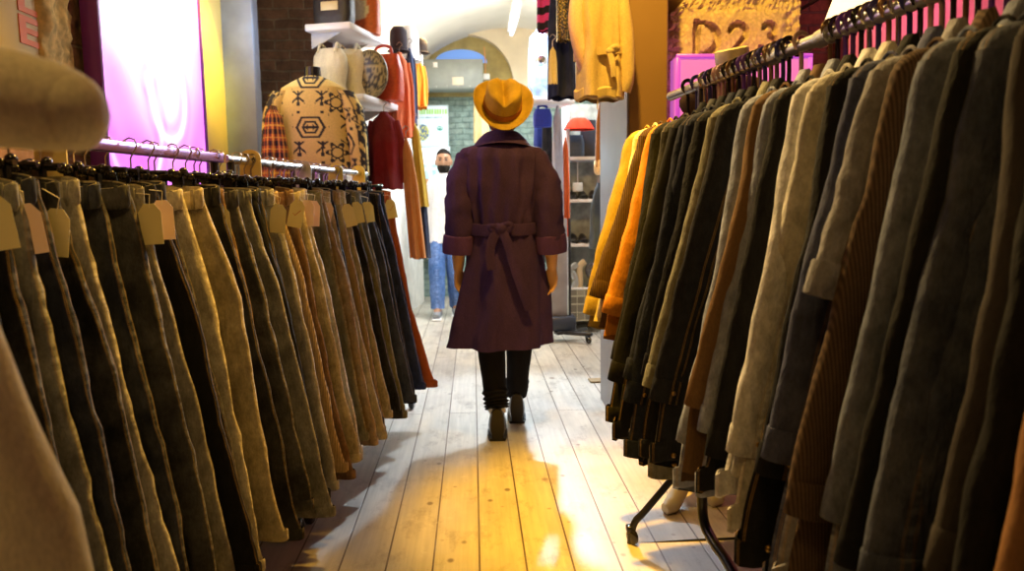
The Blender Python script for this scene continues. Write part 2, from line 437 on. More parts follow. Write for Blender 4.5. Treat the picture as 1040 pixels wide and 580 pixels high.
def wallY(px, py): return LX / P(px, py, 1.).x
bY = wallY(61, 30); Lc = (wallY(17, 30) + wallY(40, 30)) / 2 - .03; Lw = wallY(40, 30) - wallY(17, 30)
t = thing('sale_banner', 'cream hanging banner with upright orange letters on the left wall', 'banner', (LX + .007, bY - .47, 1.55), PI / 2)
MB().box((.235, 0, .75), (.47, .012, 1.5), .004).build('board', plain('cream_board', (.85, .78, .55), .7, var=.03), t)
om = plain('orange_letters', (.85, .18, .04), .6, var=.02)
for q, ch in enumerate('ELAS'):
    text(ch, .135, om, t, 'letter', (Lc - (bY - .47), -.008, P(28, 45, Lc).z - 1.55 + .112 * q), (PI / 2, 0, 0), .002, Lw / .075, .004)
# pink perspex box on stone wall
t = thing('perspex_box', 'pink glowing perspex display box on the carved stone wall', 'display box', P(751, 112, 3.86))
w = .68
MB().box((0, 0, .05), (w, .12, .42), .012, seg=2).build('case', N('pink_perspex').set(Base_Color=(.62, .22, .62), Roughness=.25, Emission_Color=(.7, .15, .65), Emission_Strength=.6), t)
mb = MB()
for s_ in (-1, 1): mb.box((s_ * (w / 2 - .01), -.062, .05), (.02, .01, .42), .003)
mb.box((0, -.062, .255), (w, .012, .02), .003); mb.build('frame', N('purple_edge').set(Base_Color=(.5, .12, .65), Roughness=.3, Emission_Color=(.45, .05, .75), Emission_Strength=.6), t)

# ------------------------------------------------------------------ palette
BLACK = (.011, .011, .013); INDIGO = (.016, .020, .038); DKBLUE = (.035, .042, .07); MID = (.13, .14, .16); GREYB = (.24, .23, .22)
GREY = (.15, .15, .145); CHAR = (.04, .04, .042); KHAKI = (.34, .29, .19); OLIVE = (.15, .14, .08); BROWN = (.15, .085, .045)
TAN = (.28, .2, .11); CREAM = (.6, .55, .45); RUST = (.30, .07, .02); STONE = (.42, .38, .30)
OCHRE_ST = (.34, .2, .06)
metal_d = plain('dark_steel', (.05, .05, .052), .28, .85, var=.1)
chrome = plain('chrome', (.75, .75, .76), .22, 1., var=.04)
blackp = plain('gloss_black_plastic', (.012, .011, .012), .18, 0., var=.1)
brass = plain('brass', (.35, .22, .08), .45, 1.)
wire = plain('hanger_wire', (.45, .38, .34), .3, 1.)

# ------------------------------------------------------------------ left rack
def rackX(Y): return -1.33 + .16 * Y
LANG = -math.atan(.16)
RZ = 1.365
# local frame of a left hung thing: +x to the aisle, +y along the rail away from the camera
def lrail(Y0, Y1, name, label, square):
    L = math.hypot(Y1 - Y0, rackX(Y1) - rackX(Y0))
    t = thing(name, label, 'clothes rail', (rackX(Y0), Y0, 0), LANG)
    if square:
        MB().box((0, L / 2, RZ), (.034, L, .034), .003).build('hanging_bar', plain('purple_reflection_bar', (.32, .16, .5), .25, .6), t)  # purple light reflected on the bar is put into its colour
    else:
        MB().tube([(0, 0, RZ), (0, L / 3, RZ), (0, L * 2 / 3, RZ), (0, L, RZ)], .016, 14).build('hanging_bar', chrome, t)
    for y in (.04, L - .04):
        MB().tube([(0, y, RZ), (0, y, .7), (0, y, .1)], .014, 12).build('upright', metal_d, t)
        MB().tube([(-.24, y, .085), (0, y, .1), (.24, y, .085)], .016, 12).build('foot', metal_d, t)
        for s_ in (-1, 1):
            w_ = MB(); w_.lathe([(0, -.014), (.03, -.014), (.036, -.008), (.036, .008), (.03, .014), (0, .014)], 20)
            w_.build('caster', blackp, t, (s_ * .24, y, .036), (0, PI / 2, 0))
    return t
lrail(.95, 2.78, 'clothes_rail', 'square clothes rail coloured by purple light, carrying the nearer jeans', True)
lrail(2.82, 4.5, 'clothes_rail', 'round chrome clothes rail carrying the farther jeans', False)

hook_me = MB().tube([(0, 0, -.075), (0, 0, -.03), (.012, 0, -.012), (.022, 0, .005), (.016, 0, .022), (0, 0, .027), (-.016, 0, .02), (-.02, 0, .006)], .0024, 6).mesh('hook', wire)
bar_me = MB().tube([(-.17, 0, -.075), (-.05, 0, -.073), (0, 0, -.072), (.05, 0, -.073), (.17, 0, -.075)], .0065, 8).mesh('bar', blackp)
mb = MB(); mb.box((0, 0, -.1), (.034, .02, .04), .006, seg=2); mb.ball((-.010, -.012, -.080), .0125, 7); mb.ball((.012, .010, -.076), .0125, 7); mb.ball((.008, -.012, -.084), .011, 7)
clip_me = mb.mesh('clip', blackp)
tagpts = [(-.026, -.1), (.026, -.1), (.026, -.022), (.012, -.002), (-.012, -.002), (-.026, -.022)]
def jeans_obj(i, Y, rgb, fade, tagc, name='jeans', length=1.02, wide=1., cordy=False, pocket=False, seam=OCHRE_ST, label='', lean=0.):
    rnd = random.Random(100 + i)
    loc = (rackX(Y) + rnd.uniform(-.015, .015), Y, RZ - .115 + rnd.uniform(-.012, .008))
    t = thing(name, label, 'jeans' if name == 'jeans' else 'trousers', loc, LANG + rnd.uniform(-.05, .05), 'jeans and trousers hung along the left rail')
    m = cloth(name + '_fabric', rgb, fade, seam, cord=cordy)
    ph = rnd.uniform(0, 9); NS, NT = 26, 30; uoff = rnd.uniform(-.022, .022)
    for s_ in (1, -1):
        prof = [(0., .200, -.005, .022), (.06, .215, -.005, .026), (.22, .25 * (.6 + .4 * wide), -.005, .030), (.30, .27 * (.5 + .5 * wide), .015, .028), (.6, .325, .325 - .2 * wide, .022), (1., .40 + lean, .40 - .17 * wide + lean, .018)]
        rows = []; uv = []
        for j in range(NT + 1):
            tt = j / NT; o, inn, th = interp(prof, tt)
            if s_ < 0: o *= .93; inn = abs(inn) * .9
            uc = (o + inn) / 2; a = (o - inn) / 2
            yo = .010 * math.sin(tt * 4 + ph) + .012 * sn(tt * 3, ph, s_) + (.008 * s_)
            wob = .012 * sn(tt * 4, ph * 2, s_ + 5) * tt
            row = []
            for q in range(NS):
                b = 2 * PI * q / NS; cx, sy = math.cos(b), math.sin(b)
                x = uc + wob + a * math.copysign(abs(cx) ** .8, cx)
                fold = 1 + .35 * tt * sn(b * 1.2 + ph, tt * 2.2, s_) + .18 * math.sin(3 * b + ph + tt * 2) * smooth(tt * 3)
                y = yo + th * math.copysign(abs(sy) ** .75, sy) * fold
                x += .002 * sn(tt * 26, b * 2, ph) + .004 * sn(tt * 6, ph, s_) * smooth(tt * 5) + uoff * smooth(tt * 3); y += .007 * sn(tt * 15 + x * 12, ph, s_) + .004 * sn(tt * 30, x * 20, ph) * (1 - .5 * tt)
                row.append((s_ * x, y, -tt * length)); uv.append((q / NS, tt * length))
            rows.append(row)
        mb = MB(); mb.grid(rows, True, uv=uv); mb.crumple(.004, (16, 10, 7), ph)
        rows = [mb.v[k * NS:(k + 1) * NS] for k in range(NT + 1)]
        hem = [(x, y, z + .0) for x, y, z in rows[-1]]
        inner = [((x - s_ * uc) * .9 + s_ * uc, (y - yo) * .75 + yo, z + .04) for x, y, z in hem]
        mb.grid([hem, inner], True)
        mb.build('trouser_leg', m, t)
        # hem band, turned and stitched
        hb = [[((x - s_ * uc) * k + s_ * uc, (y - yo) * (1 + (k - 1) * 3) + yo, z + dz) for x, y, z in hem] for k, dz in ((1.0, .034), (1.03, .03), (1.03, .002), (.98, -.002))]
        MB().grid(hb, True).build('hem', m, t)
    # waistband (open ring that sags between the clips)
    wr = []
    for k, (da, z) in enumerate(((0.0, -.05), (.004, -.042), (.004, .002), (-.001, .005), (-.006, .0), (-.006, -.05))):
        row = []
        for q in range(40):
            b = 2 * PI * q / 40; sy = math.sin(b)
            opn = .034 + .008 * math.sin(b * 2 + ph) + da
            x = (.208 + da) * math.cos(b)
            dip = -.012 * math.exp(-(x / .07) ** 2) * (1 if k in (2, 3, 4) else .5) + (.004 * sn(b * 2, ph))
            row.append((x, .8 * opn * math.copysign(abs(sy) ** .8, sy) + .006 * sn(b * 1.5, ph), z + dip + (.014 * sy - .012 * (sy < 0) * math.exp(-((x - .05 * math.sin(ph)) / .08) ** 2)) * (1 if k in (1, 2, 3, 4) else .4)))
        wr.append(row)
    MB().grid([[(x * .985, y * .93, z + .001) for x, y, z in wr[3]], [(x * .975, y * .85, z - .05) for x, y, z in wr[3]]], True).build('lining', cloth('pocket_lining', (.5, .45, .33), 0, None), t)
    MB().grid(wr, True).build('waistband', cloth('waistband_fabric', tuple(min(.6, x * 1.25 + .02) for x in rgb), 0, None), t)
    for bx, sy in ((.19, -1), (.1, -1), (-.1, -1), (.15, 1)):
        MB().box((bx, sy * .033 * math.sqrt(max(.15, 1 - (bx / .21) ** 2)) * 1.12 , -.025), (.011, .006, .056), .002).build('belt_loop', m, t)
    if pocket:
        pk = [(-.062, 0), (.062, 0), (.058, -.11), (0, -.14), (-.058, -.11)]
        MB().poly(pk, .004, Matrix.Translation((.125, -.041, -.085))).build('pocket', cloth('pocket_fabric', tuple(min(.7, x * 1.3 + .04) for x in rgb), .3, None), t)
        MB().box((.11, -.038, -.02), (.06, .004, .04), .001).build('leather_patch', plain('leather_patch', (.28, .13, .05), .6), t)
    if tagc:
        x0 = .232 + rnd.uniform(-.02, .02); tm = plain('card_tag_' + tagc, {'yellow': (.72, .62, .3), 'pink': (.85, .62, .5), 'white': (.82, .8, .72)}[tagc], .7, var=.05)
        Mx = Matrix.Translation((x0, -.028 - rnd.uniform(0, .012), -.03 - rnd.uniform(0, .02))) @ Matrix.Rotation(rnd.uniform(-.25, .25), 4, 'Y') @ Matrix.Rotation(rnd.uniform(.1, .6), 4, 'Z')
        g = MB().poly(tagpts, .0012, Mx).build('price_tag', tm, t, smoothed=False)
        MB().tube([Mx @ Vector((0, 0, -.012)), Mx @ Vector((.004, 0, .02)), (x0 - .035, -.02, -.01)], .0011, 5).build('string', plain('string', (.8, .75, .6), .8), t)
        if tagc == 'yellow' and i % 3 == 0:
            MB().tube([Mx @ Vector((-.012, -.0015, -.05)), Mx @ Vector((-.004, -.0015, -.058)), Mx @ Vector((.014, -.0015, -.036))], .0011, 5).build('pen_mark', plain('red_ink', (.5, .05, .03), .6), g)
        # the clip hanger carrying it
    h = thing('clip_hanger', 'black clip hanger holding the %s pair along the left rail' % ORD[i], 'hanger', (loc[0], Y, RZ + .0), t.rotation_euler.z, 'clip hangers on the left rail')
    inst('hook', hook_me, h); inst('bar', bar_me, h)
    for s_ in (-1, 1): inst('clip', clip_me, h, (s_ * (.135 + rnd.uniform(-.02, .02)), 0, rnd.uniform(-.006, .012)), (0, 0, rnd.uniform(-.5, .5)))
    return t
# colour word, rgb, fade, tag, extra
JL = [
 ('grey-blue', GREYB, .5, None, {}), ('black', BLACK, 0, None, {}), ('worn ochre-grey', GREYB, .8, None, {'pocket': True}), ('black', BLACK, 0, None, {'seam': None}),
 ('black', BLACK, .25, 'yellow', {}), ('worn grey', GREY, .6, None, {}), ('navy', INDIGO, .2, 'pink', {}), ('black', BLACK, .3, 'yellow', {'pocket': True}),
 ('faded grey', GREYB, .9, None, {}), ('dark indigo', INDIGO, .3, None, {'wide': .9}), ('charcoal', CHAR, .4, None, {'pocket': True}), ('mid-grey', (.2, .19, .17), .5, 'yellow', {}),
 ('black', BLACK, 0, 'pink', {}), ('indigo', INDIGO, .3, None, {}), ('washed stone', STONE, .6, None, {'wide': 1.1, 'seam': (.3, .2, .1)}), ('khaki', KHAKI, .4, None, {'wide': 1.15, 'pocket': True}),
 ('black', BLACK, .2, None, {}), ('dark brown', BROWN, .3, 'yellow', {}), ('charcoal', CHAR, .5, None, {}), ('grey', GREY, .6, None, {}), ('black', BLACK, 0, None, {'seam': None}), ('midnight blue', INDIGO, .1, None, {}), ('dusty grey-blue', GREYB, .5, 'yellow', {}),
 ('brown corduroy', TAN, 0, None, {'cordy': True, 'seam': None}), ('dark brown', BROWN, .2, 'yellow', {}), ('worn khaki', KHAKI, .7, None, {'pocket': True}), ('faded grey', STONE, .7, 'pink', {}), ('grey-brown', (.24, .19, .14), .5, 'pink', {}),
 ('dark olive', OLIVE, .4, None, {}), ('tan', TAN, .4, None, {}), ('light khaki', KHAKI, .4, 'pink', {'wide': .9}), ('black', BLACK, 0, None, {'seam': None}), ('tan corduroy', TAN, 0, 'yellow', {'cordy': True, 'seam': None}), ('washed khaki', KHAKI, .5, None, {}),
 ('black', BLACK, .2, None, {}), ('dark olive', OLIVE, .2, 'yellow', {}), ('mid-blue', MID, .5, None, {}), ('olive', OLIVE, .4, 'yellow', {}), ('dark blue', DKBLUE, .2, 'yellow', {}), ('indigo', INDIGO, .1, None, {}),
 ('black', BLACK, 0, None, {}), ('deep blue', (.02, .03, .10), .1, None, {}), ('navy', INDIGO, 0, 'yellow', {}), ('rust-red corduroy', RUST, 0, None, {'cordy': True, 'seam': None})]
Y = 1.2
for i, (w, rgb, fade, tg, kw) in enumerate(JL):
    lab = '%s %s%s, %s pair from the left rail near end' % (w, 'trousers' if 'corduroy' in w else 'jeans', ' with %s tag' % tg if tg else '', ORD[i] if i else 'very first')
    lab = lab.replace('pale ochre jeans', 'pale ochre chinos')
    if 'rust' in w: Y += .04
    jeans_obj(i, Y, rgb, fade, tg, 'corduroy_trousers' if 'corduroy' in w else 'jeans', label=lab, length=1.04 + .035 * math.sin(i * 2.4) + (.03 if i in (17, 20) else 0), lean=.05 if 'rust' in w else .012 * math.sin(i * 1.7), **kw)
    Y += .0685 + .010 * math.sin(i * 3.1) + (.015 if kw.get('wide', 0) > 1 else 0)
LAST_Y = Y

# size dividers on the rail
def divider(px, py, Y, h, w, rgb, txt, label):
    p = P(px, py, Y); t = thing('size_divider', label, 'size divider', (rackX(Y), Y, RZ), LANG, 'size dividers on the left rail')
    z1 = p.z - RZ; z0 = z1 - h
    pts = [(-w * .5, z0), (w * .5, z0)] + [(w * .5 * math.cos(a), z1 - w * .4 + w * .4 * math.sin(a)) for a in [PI * q / 10 for q in range(11)]]
    MB().poly(pts, .004).build('plate', plain('divider_' + label[:6], rgb, .4, var=.02), t, smoothed=False)
    MB().lathe([(.017, -.004), (.022, -.004), (.022, .004), (.017, .004), (.017, -.004)], 18).build('ring', plain('divider_' + label[:6], rgb, .4), t, rot=(PI / 2, 0, 0))
    if txt:
        for o in [text(txt, w * .62, plain('black_ink', (.03, .02, .02), .5), t, 'numeral', (0, -.0035, z1 - w * .62), (PI / 2, 0, 0), .0008)]: pass
divider(104, 122, 1.94, .19, .085, (.82, .68, .3), '32', 'tall cream divider printed 32, nearest on the left rail')
divider(247, 152, 3.02, .15, .085, (.85, .66, .25), '33', 'yellow divider printed 33 near where the two rails meet')
divider(307, 163, 3.55, .14, .075, (.92, .9, .75), '', 'white blank divider on the chrome rail')
divider(345, 166, 3.98, .15, .075, (.95, .8, .1), '', 'bright yellow blank divider beyond the white one')
divider(368, 168, 4.36, .15, .075, (.95, .78, .08), '', 'farthest yellow blank divider by the rail end')

# ------------------------------------------------------------------ right rack
def rX(Y): return .77 + .10 * (2.5 - Y)
RANG = PI + math.atan(.10)      # local +x to the aisle, local -y away from camera
JZ = 1.575
t = thing('garment_rack', 'steel garment rack with black bent legs under the denim jackets', 'clothes rack', (0, 0, 0))
MB().tube([(rX(y), y, JZ) for y in (.45, 1.2, 2.0, 2.85)], .0165, 18).build('hanging_bar', plain('grey_tube', (.42, .42, .40), .3, .8), t)
for y in (2.05, 1.82): MB().tube([(rX(y), y - .03, JZ), (rX(y), y + .03, JZ)], .022, 16).build('collar', plain('grey_tube', (.42, .42, .40), .3, .8), t)
a = P(690, 478, 2.45); 
def crv(pts, k=6):
    pts = [Vector(p) for p in pts]; out = []
    for i in range(len(pts) - 1):
        p0, p1, p2, p3 = pts[max(i - 1, 0)], pts[i], pts[i + 1], pts[min(i + 2, len(pts) - 1)]
        for q in range(k):
            u = q / k; out.append(.5 * ((2 * p1) + (-p0 + p2) * u + (2 * p0 - 5 * p1 + 4 * p2 - p3) * u * u + (-p0 + 3 * p1 - 3 * p2 + p3) * u ** 3))
    out.append(pts[-1]); return out
Yf = 2.56
leg1 = [P(722, 440, Yf), P(688, 480, Yf), P(655, 519, Yf), P(645, 530, Yf), P(641, 545, Yf), P(640, 562, Yf)]
MB().tube(crv(leg1), .0125, 12).build('leg', metal_d, t)
MB().tube([P(757, 430, Yf), P(757, 480, Yf), P(756, 515, Yf), P(755, 553, Yf)], .013, 12).build('leg', metal_d, t)
MB().tube([P(722, 440, Yf), P(757, 432, Yf), (rX(Yf), Yf, .9), (rX(Yf), Yf, JZ)], .014, 12).build('upright', metal_d, t)
MB().tube([P(643, 553, Yf), P(700, 549, Yf), P(760, 546, Yf)], .0045, 8).build('crossbar', metal_d, t)
MB().tube(crv([P(713, 430, 2.3), P(713, 500, 2.3), P(715, 530, 2.28), P(726, 553, 2.2), P(745, 583, 2.05), (.72, 1.7, .05), (.76, 1.2, .05), (.8, .9, .05)]), .0165, 12).build('base_tube', metal_d, t)
MB().tube([(rX(.6), .6, JZ), (rX(.6), .6, .8), (rX(.6), .6, .05)], .0165, 12).build('upright', metal_d, t)
for p in (P(640, 562, Yf), P(755, 553, Yf)):
    c = MB(); c.tube([(p.x, Yf, p.z + .02), (p.x, Yf, .05)], .008, 8); c.box((p.x, Yf + .005, .052), (.026, .034, .024), .004)
    c.build('caster_fork', metal_d, t)
    MB().lathe([(0, -.009), (.022, -.009), (.027, -.005), (.027, .005), (.022, .009), (0, .009)], 20).build('caster', blackp, t, (p.x + .006, Yf - .008, .027), (0, PI / 2, .5))

hk = [(0, 0, -.12), (0, 0, -.02), (.014, 0, -.004), (.021, 0, .012), (.015, 0, .026), (0, 0, .032), (-.016, 0, .024), (-.022, 0, .004), (-.022, 0, -.014)]
hmats = [blackp, plain('violet_hook', (.14, .06, .32), .3, .3), plain('bronze_hook', (.34, .22, .13), .3, .9), plain('pinkish_hook', (.45, .3, .32), .35, .4), blackp, plain('steel_hook', (.5, .45, .38), .25, 1.), plain('blue_hook', (.05, .05, .25), .3, .4)]
jhooks = []
for m_ in hmats:
    mb = MB(); rows = []
    mb.tube(crv(hk, 3), .0065, 8, flat=.6, up=(0, 1, 0)); jhooks.append(mb.mesh('hook', m_))
pale_h = plain('pale_plastic', (.66, .62, .42), .35, var=.04)
def hanger_arms(mat, wide):
    mb = MB(); pts = [(-.19, 0, -.185), (-.12, 0, -.145), (-.04, 0, -.118), (0, 0, -.112), (.04, 0, -.118), (.12, 0, -.145), (.19, 0, -.185)]
    mb.tube(crv(pts, 3), .016 if wide else .008, 10, flat=1.0 if wide else .6); return mb.mesh('arms', mat)
arms_b, arms_p = hanger_arms(blackp, False), hanger_arms(pale_h, True)
def jacket(i, Y, rgb, label, name='denim_jacket', length=.95, fade=.3, lean=1., fat=1., sleeve=.76, hem=True, seam=OCHRE_ST, cordy=False, pale=False, yaw=0., collar=True, cuffroll=False, cat='jacket'):
    rnd = random.Random(500 + i); ph = rnd.uniform(0, 9)
    t = thing(name, label, cat, (rX(Y), Y, JZ), RANG + yaw + rnd.uniform(-.05, .06), 'jackets and cardigans hung along the right rack')
    m = cloth(name + '_fabric', rgb, fade, seam, cord=cordy)
    L = length; NS, NT = 30, 34
    z0 = .115
    prof = [(0., .050, .022), (.03, .085, .026), (.08, .145, .028), (.13, .178, .029), (.3, .205, .030), (.6, .25, .031), (.85, .29, .032), (1., .312, .031)]
    rows = []; uv = []
    lean *= rnd.uniform(.8, 1.45)
    def cx(tt): return .055 * lean * smooth(tt * 1.1)
    for j in range(NT + 1):
        tt = (j / NT) ** 1.25; a, th = interp(prof, tt); row = []
        for q in range(NS):
            b = 2 * PI * q / NS; c_, s_ = math.cos(b), math.sin(b)
            fold = 1 + .45 * tt * sn(b * 1.3 + ph, tt * 2.5, 1) + .22 * math.sin(4 * b + ph + tt * 1.5) * smooth(tt * 2)
            x = cx(tt) + a * math.copysign(abs(c_) ** .85, c_) + .01 * sn(tt * 5, b, ph)
            y = th * fat * math.copysign(abs(s_) ** .8, s_) * fold + .012 * sn(tt * 3, ph, 7)
            z = -z0 - tt * L - .012 * (c_ * .5 + .5) * 0 + .03 * sn(b * 1.0, ph) * tt
            row.append((x, y, z)); uv.append((q / NS, tt * L))
        rows.append(row)
    mb = MB(); mb.grid(rows, True, uv=uv)
    last = rows[-1]; mx = cx(1)
    mb.grid([last, [((x - mx) * .93 + mx, y * .75, z + .05) for x, y, z in last]], True)
    mb.build('body', m, t)
    if hem:
        hb = [[((x - mx) * k + mx, y * (1 + (k - 1) * 5), z + dz) for x, y, z in last] for k, dz in ((1.005, .05), (1.02, .046), (1.02, .0), (.98, -.004))]
        MB().grid(hb, True).build('hem_band', m, t)
    if collar:
        cr_ = []
        for k, (r_, z) in enumerate(((.058, -z0 - .02), (.062, -z0 + .028), (.07, -z0 + .035), (.082, -z0 + .01), (.098, -z0 - .035))):
            cr_.append([(r_ * math.cos(2 * PI * q / 24) * 1.05, r_ * .55 * math.sin(2 * PI * q / 24) + .004 * sn(q, ph), z - .03 * (1 if math.sin(2 * PI * q / 24) > .6 else 0) + .004 * sn(q * .5, k, ph)) for q in range(24)])
        MB().grid(cr_, True, uv=[(.25, 0)] * (5 * 24)).build('collar', m, t)
    for s_ in (1, -1):
        sl = sleeve * rnd.uniform(.84, 1.04); fr = rnd.uniform(-.02, .045) * (1 if s_ > 0 else -.6)
        path = []; rad = []
        bend = rnd.uniform(-.02, .035)
        for k in range(27):
            u = k / 26
            x = s_ * (.16 + .105 * u ** .85) + cx(u * sleeve / L) + s_ * .006 * math.sin(u * 4 + ph) + bend * u
            path.append((x, fr * smooth(u * 2) + .012 * math.sin(u * 3 + ph) , -z0 - .075 - u * sl)); rad.append(lerp(.066, .05, u) * (1 + .05 * sn(u * 9, ph, s_)))
        mbs = MB(); mbs.tube(path, rad, 20, flat=.5 * fat, cap=False, up=(0, 1, 0))
        # shoulder cap
        mbs.ball(path[0], .0655, 9, (1, .5 * fat, .8))
        mbs.crumple(.0045, (14, 14, 9), ph + s_)
        so = mbs.build('sleeve', m, t)
        MB().tube([(path[0][0] - s_ * .012 + .07 * 0, path[0][1] + .5 * .069 * math.cos(a) * fat, path[0][2] + .066 * math.sin(a)) for a in [PI * q / 10 - .2 for q in range(13)]], .0035, 6).build('armhole_seam', m, so)
        e = Vector(path[-1]); d = (Vector(path[-1]) - Vector(path[-2])).normalized()
        rr_ = rad[-1] * (1.25 if cuffroll else 1.06)
        MB().tube([e - d * .06, e - d * .055, e - d * .002, e], [rr_ * .97, rr_, rr_, rr_ * .95], 18, flat=.55 * fat, up=(0, 1, 0)).build('cuff', m, so)
        if hem: MB().ball(e + Vector((0, .62 * rr_ + .002, .03)), .006, 6, (1, .4, 1)).build('button', brass, so)
    if hem:
        MB().ball((.285 + mx - .02, .03, -z0 - L + .03), .007, 6, (1, 1, 1)).build('hem_button', brass, t)
    h = thing('coat_hanger', ('wide pale plastic hanger' if pale else 'slim dark hanger') + ' holding the %s garment along the right rack' % ORD[i], 'hanger', (rX(Y), Y, JZ), t.rotation_euler.z, 'hangers on the right rack')
    inst('hook', jhooks[i % len(jhooks)], h); inst('arms', arms_p if pale else arms_b, h)
    for dy in ((.031,) if Y < 1.79 or 1.95 < Y < 2.5 else ()):
        h2 = thing('coat_hanger', 'spare hanger squeezed in just beyond the %s garment on the right rack' % ORD[i], 'hanger', (rX(Y + dy), Y + dy, JZ), t.rotation_euler.z, 'hangers on the right rack')
        inst('hook', jhooks[(i * 3 + 1) % len(jhooks)], h2); inst('arms', arms_b, h2)
    return t
JK = [ # near -> far
 (.80, 'black wool', (.02, .014, .012), dict(name='wool_coat', hem=False, seam=None, fade=0, length=1.1)),
 (.865, 'rust-brown suede', (.22, .11, .05), dict(name='suede_jacket', hem=False, seam=None, fade=0, length=1.05)),
 (.93, 'black', BLACK, dict(fade=0, length=1.0)),
 (.995, 'charcoal wool', (.035, .03, .03), dict(name='wool_coat', hem=False, seam=None, fade=.1, length=1.1)),
 (1.06, 'dark denim', (.05, .06, .1), dict(fade=.3)),
 (1.12, 'black', BLACK, dict(fade=.0, lean=.8)),
 (1.18, 'slate denim', (.12, .14, .21), dict(fade=.35, pale=True)),
 (1.245, 'dark brown corduroy', (.07, .045, .03), dict(name='corduroy_jacket', hem=False, cordy=True, fade=0, seam=None)),
 (1.31, 'mid-grey denim', (.2, .2, .24), dict(fade=.3, cuffroll=True, sleeve=.42)),
 (1.37, 'indigo denim', (.05, .06, .13), dict(fade=.2, length=.98)),
 (1.43, 'black', BLACK, dict(fade=0, pale=True)),
 (1.49, 'washed stone denim', (.48, .46, .42), dict(fade=.5, length=.93)),
 (1.555, 'light grey denim', (.52, .52, .55), dict(fade=.5, length=.88)),
 (1.62, 'black', BLACK, dict(fade=0, length=.9)),
 (1.68, 'grey-blue denim', (.22, .25, .36), dict(fade=.4, length=.92)),
 (1.74, 'brown tweed', (.13, .075, .035), dict(name='tweed_jacket', hem=False, fade=0, seam=None, length=.9)),
 (1.80, 'faded blue denim', (.24, .27, .38), dict(fade=.5, pale=True)),
 (1.93, 'black denim', (.018, .018, .022), dict(fade=0, length=.93)),
 (1.99, 'olive-grey denim', (.2, .19, .13), dict(fade=.4, length=.97, fat=1.15, yaw=.06)),
 (2.055, 'black denim', BLACK, dict(fade=0, length=.98)),
 (2.12, 'dark navy denim', INDIGO, dict(fade=.1, length=.98)),
 (2.185, 'navy', INDIGO, dict(fade=.0, length=.97)),
 (2.25, 'black cotton', BLACK, dict(fade=0, length=.97, name='cotton_jacket')),
 (2.32, 'charcoal', CHAR, dict(fade=.2, length=.98)),
 (2.39, 'black', BLACK, dict(fade=0, length=.96)),
 (2.46, 'bright orange knitted', (.42, .17, .03), dict(name='cardigan', hem=False, fade=0, seam=None, length=.7, collar=False, sleeve=.55)),
 (2.53, 'dark brown knitted', (.06, .035, .02), dict(name='cardigan', hem=False, fade=0, cordy=True, seam=None, length=.68, collar=False, sleeve=.56)),
 (2.60, 'cream knitted', (.6, .5, .32), dict(name='cardigan', hem=False, fade=0, seam=None, length=.66, collar=False, sleeve=.6, lean=.7)),
 (2.68, 'mustard yellow knitted', (.31, .22, .05), dict(name='cardigan', hem=False, fade=0, seam=None, length=.7, collar=False, sleeve=.68, lean=.8, fat=1.2)),
]
for i, (Y, w, rgb, kw) in enumerate(JK):
    nm = kw.get('name', 'denim_jacket'); word = nm.replace('_', ' ')
    w2 = w
    for d in (' denim', ' wool', ' suede', ' corduroy', ' tweed', ' cotton'): w2 = w2.replace(d, '')
    if nm == 'denim_jacket' : word = 'denim jacket'
    if i in (0,): pass
    lab = '%s %s, %s garment from the near end of the right rack' % (w2, word, ORD[i] if i else 'very first')
    jacket(i, Y, rgb, lab, cat='cardigan' if nm == 'cardigan' else ('coat' if 'coat' in nm else 'jacket'), **kw)

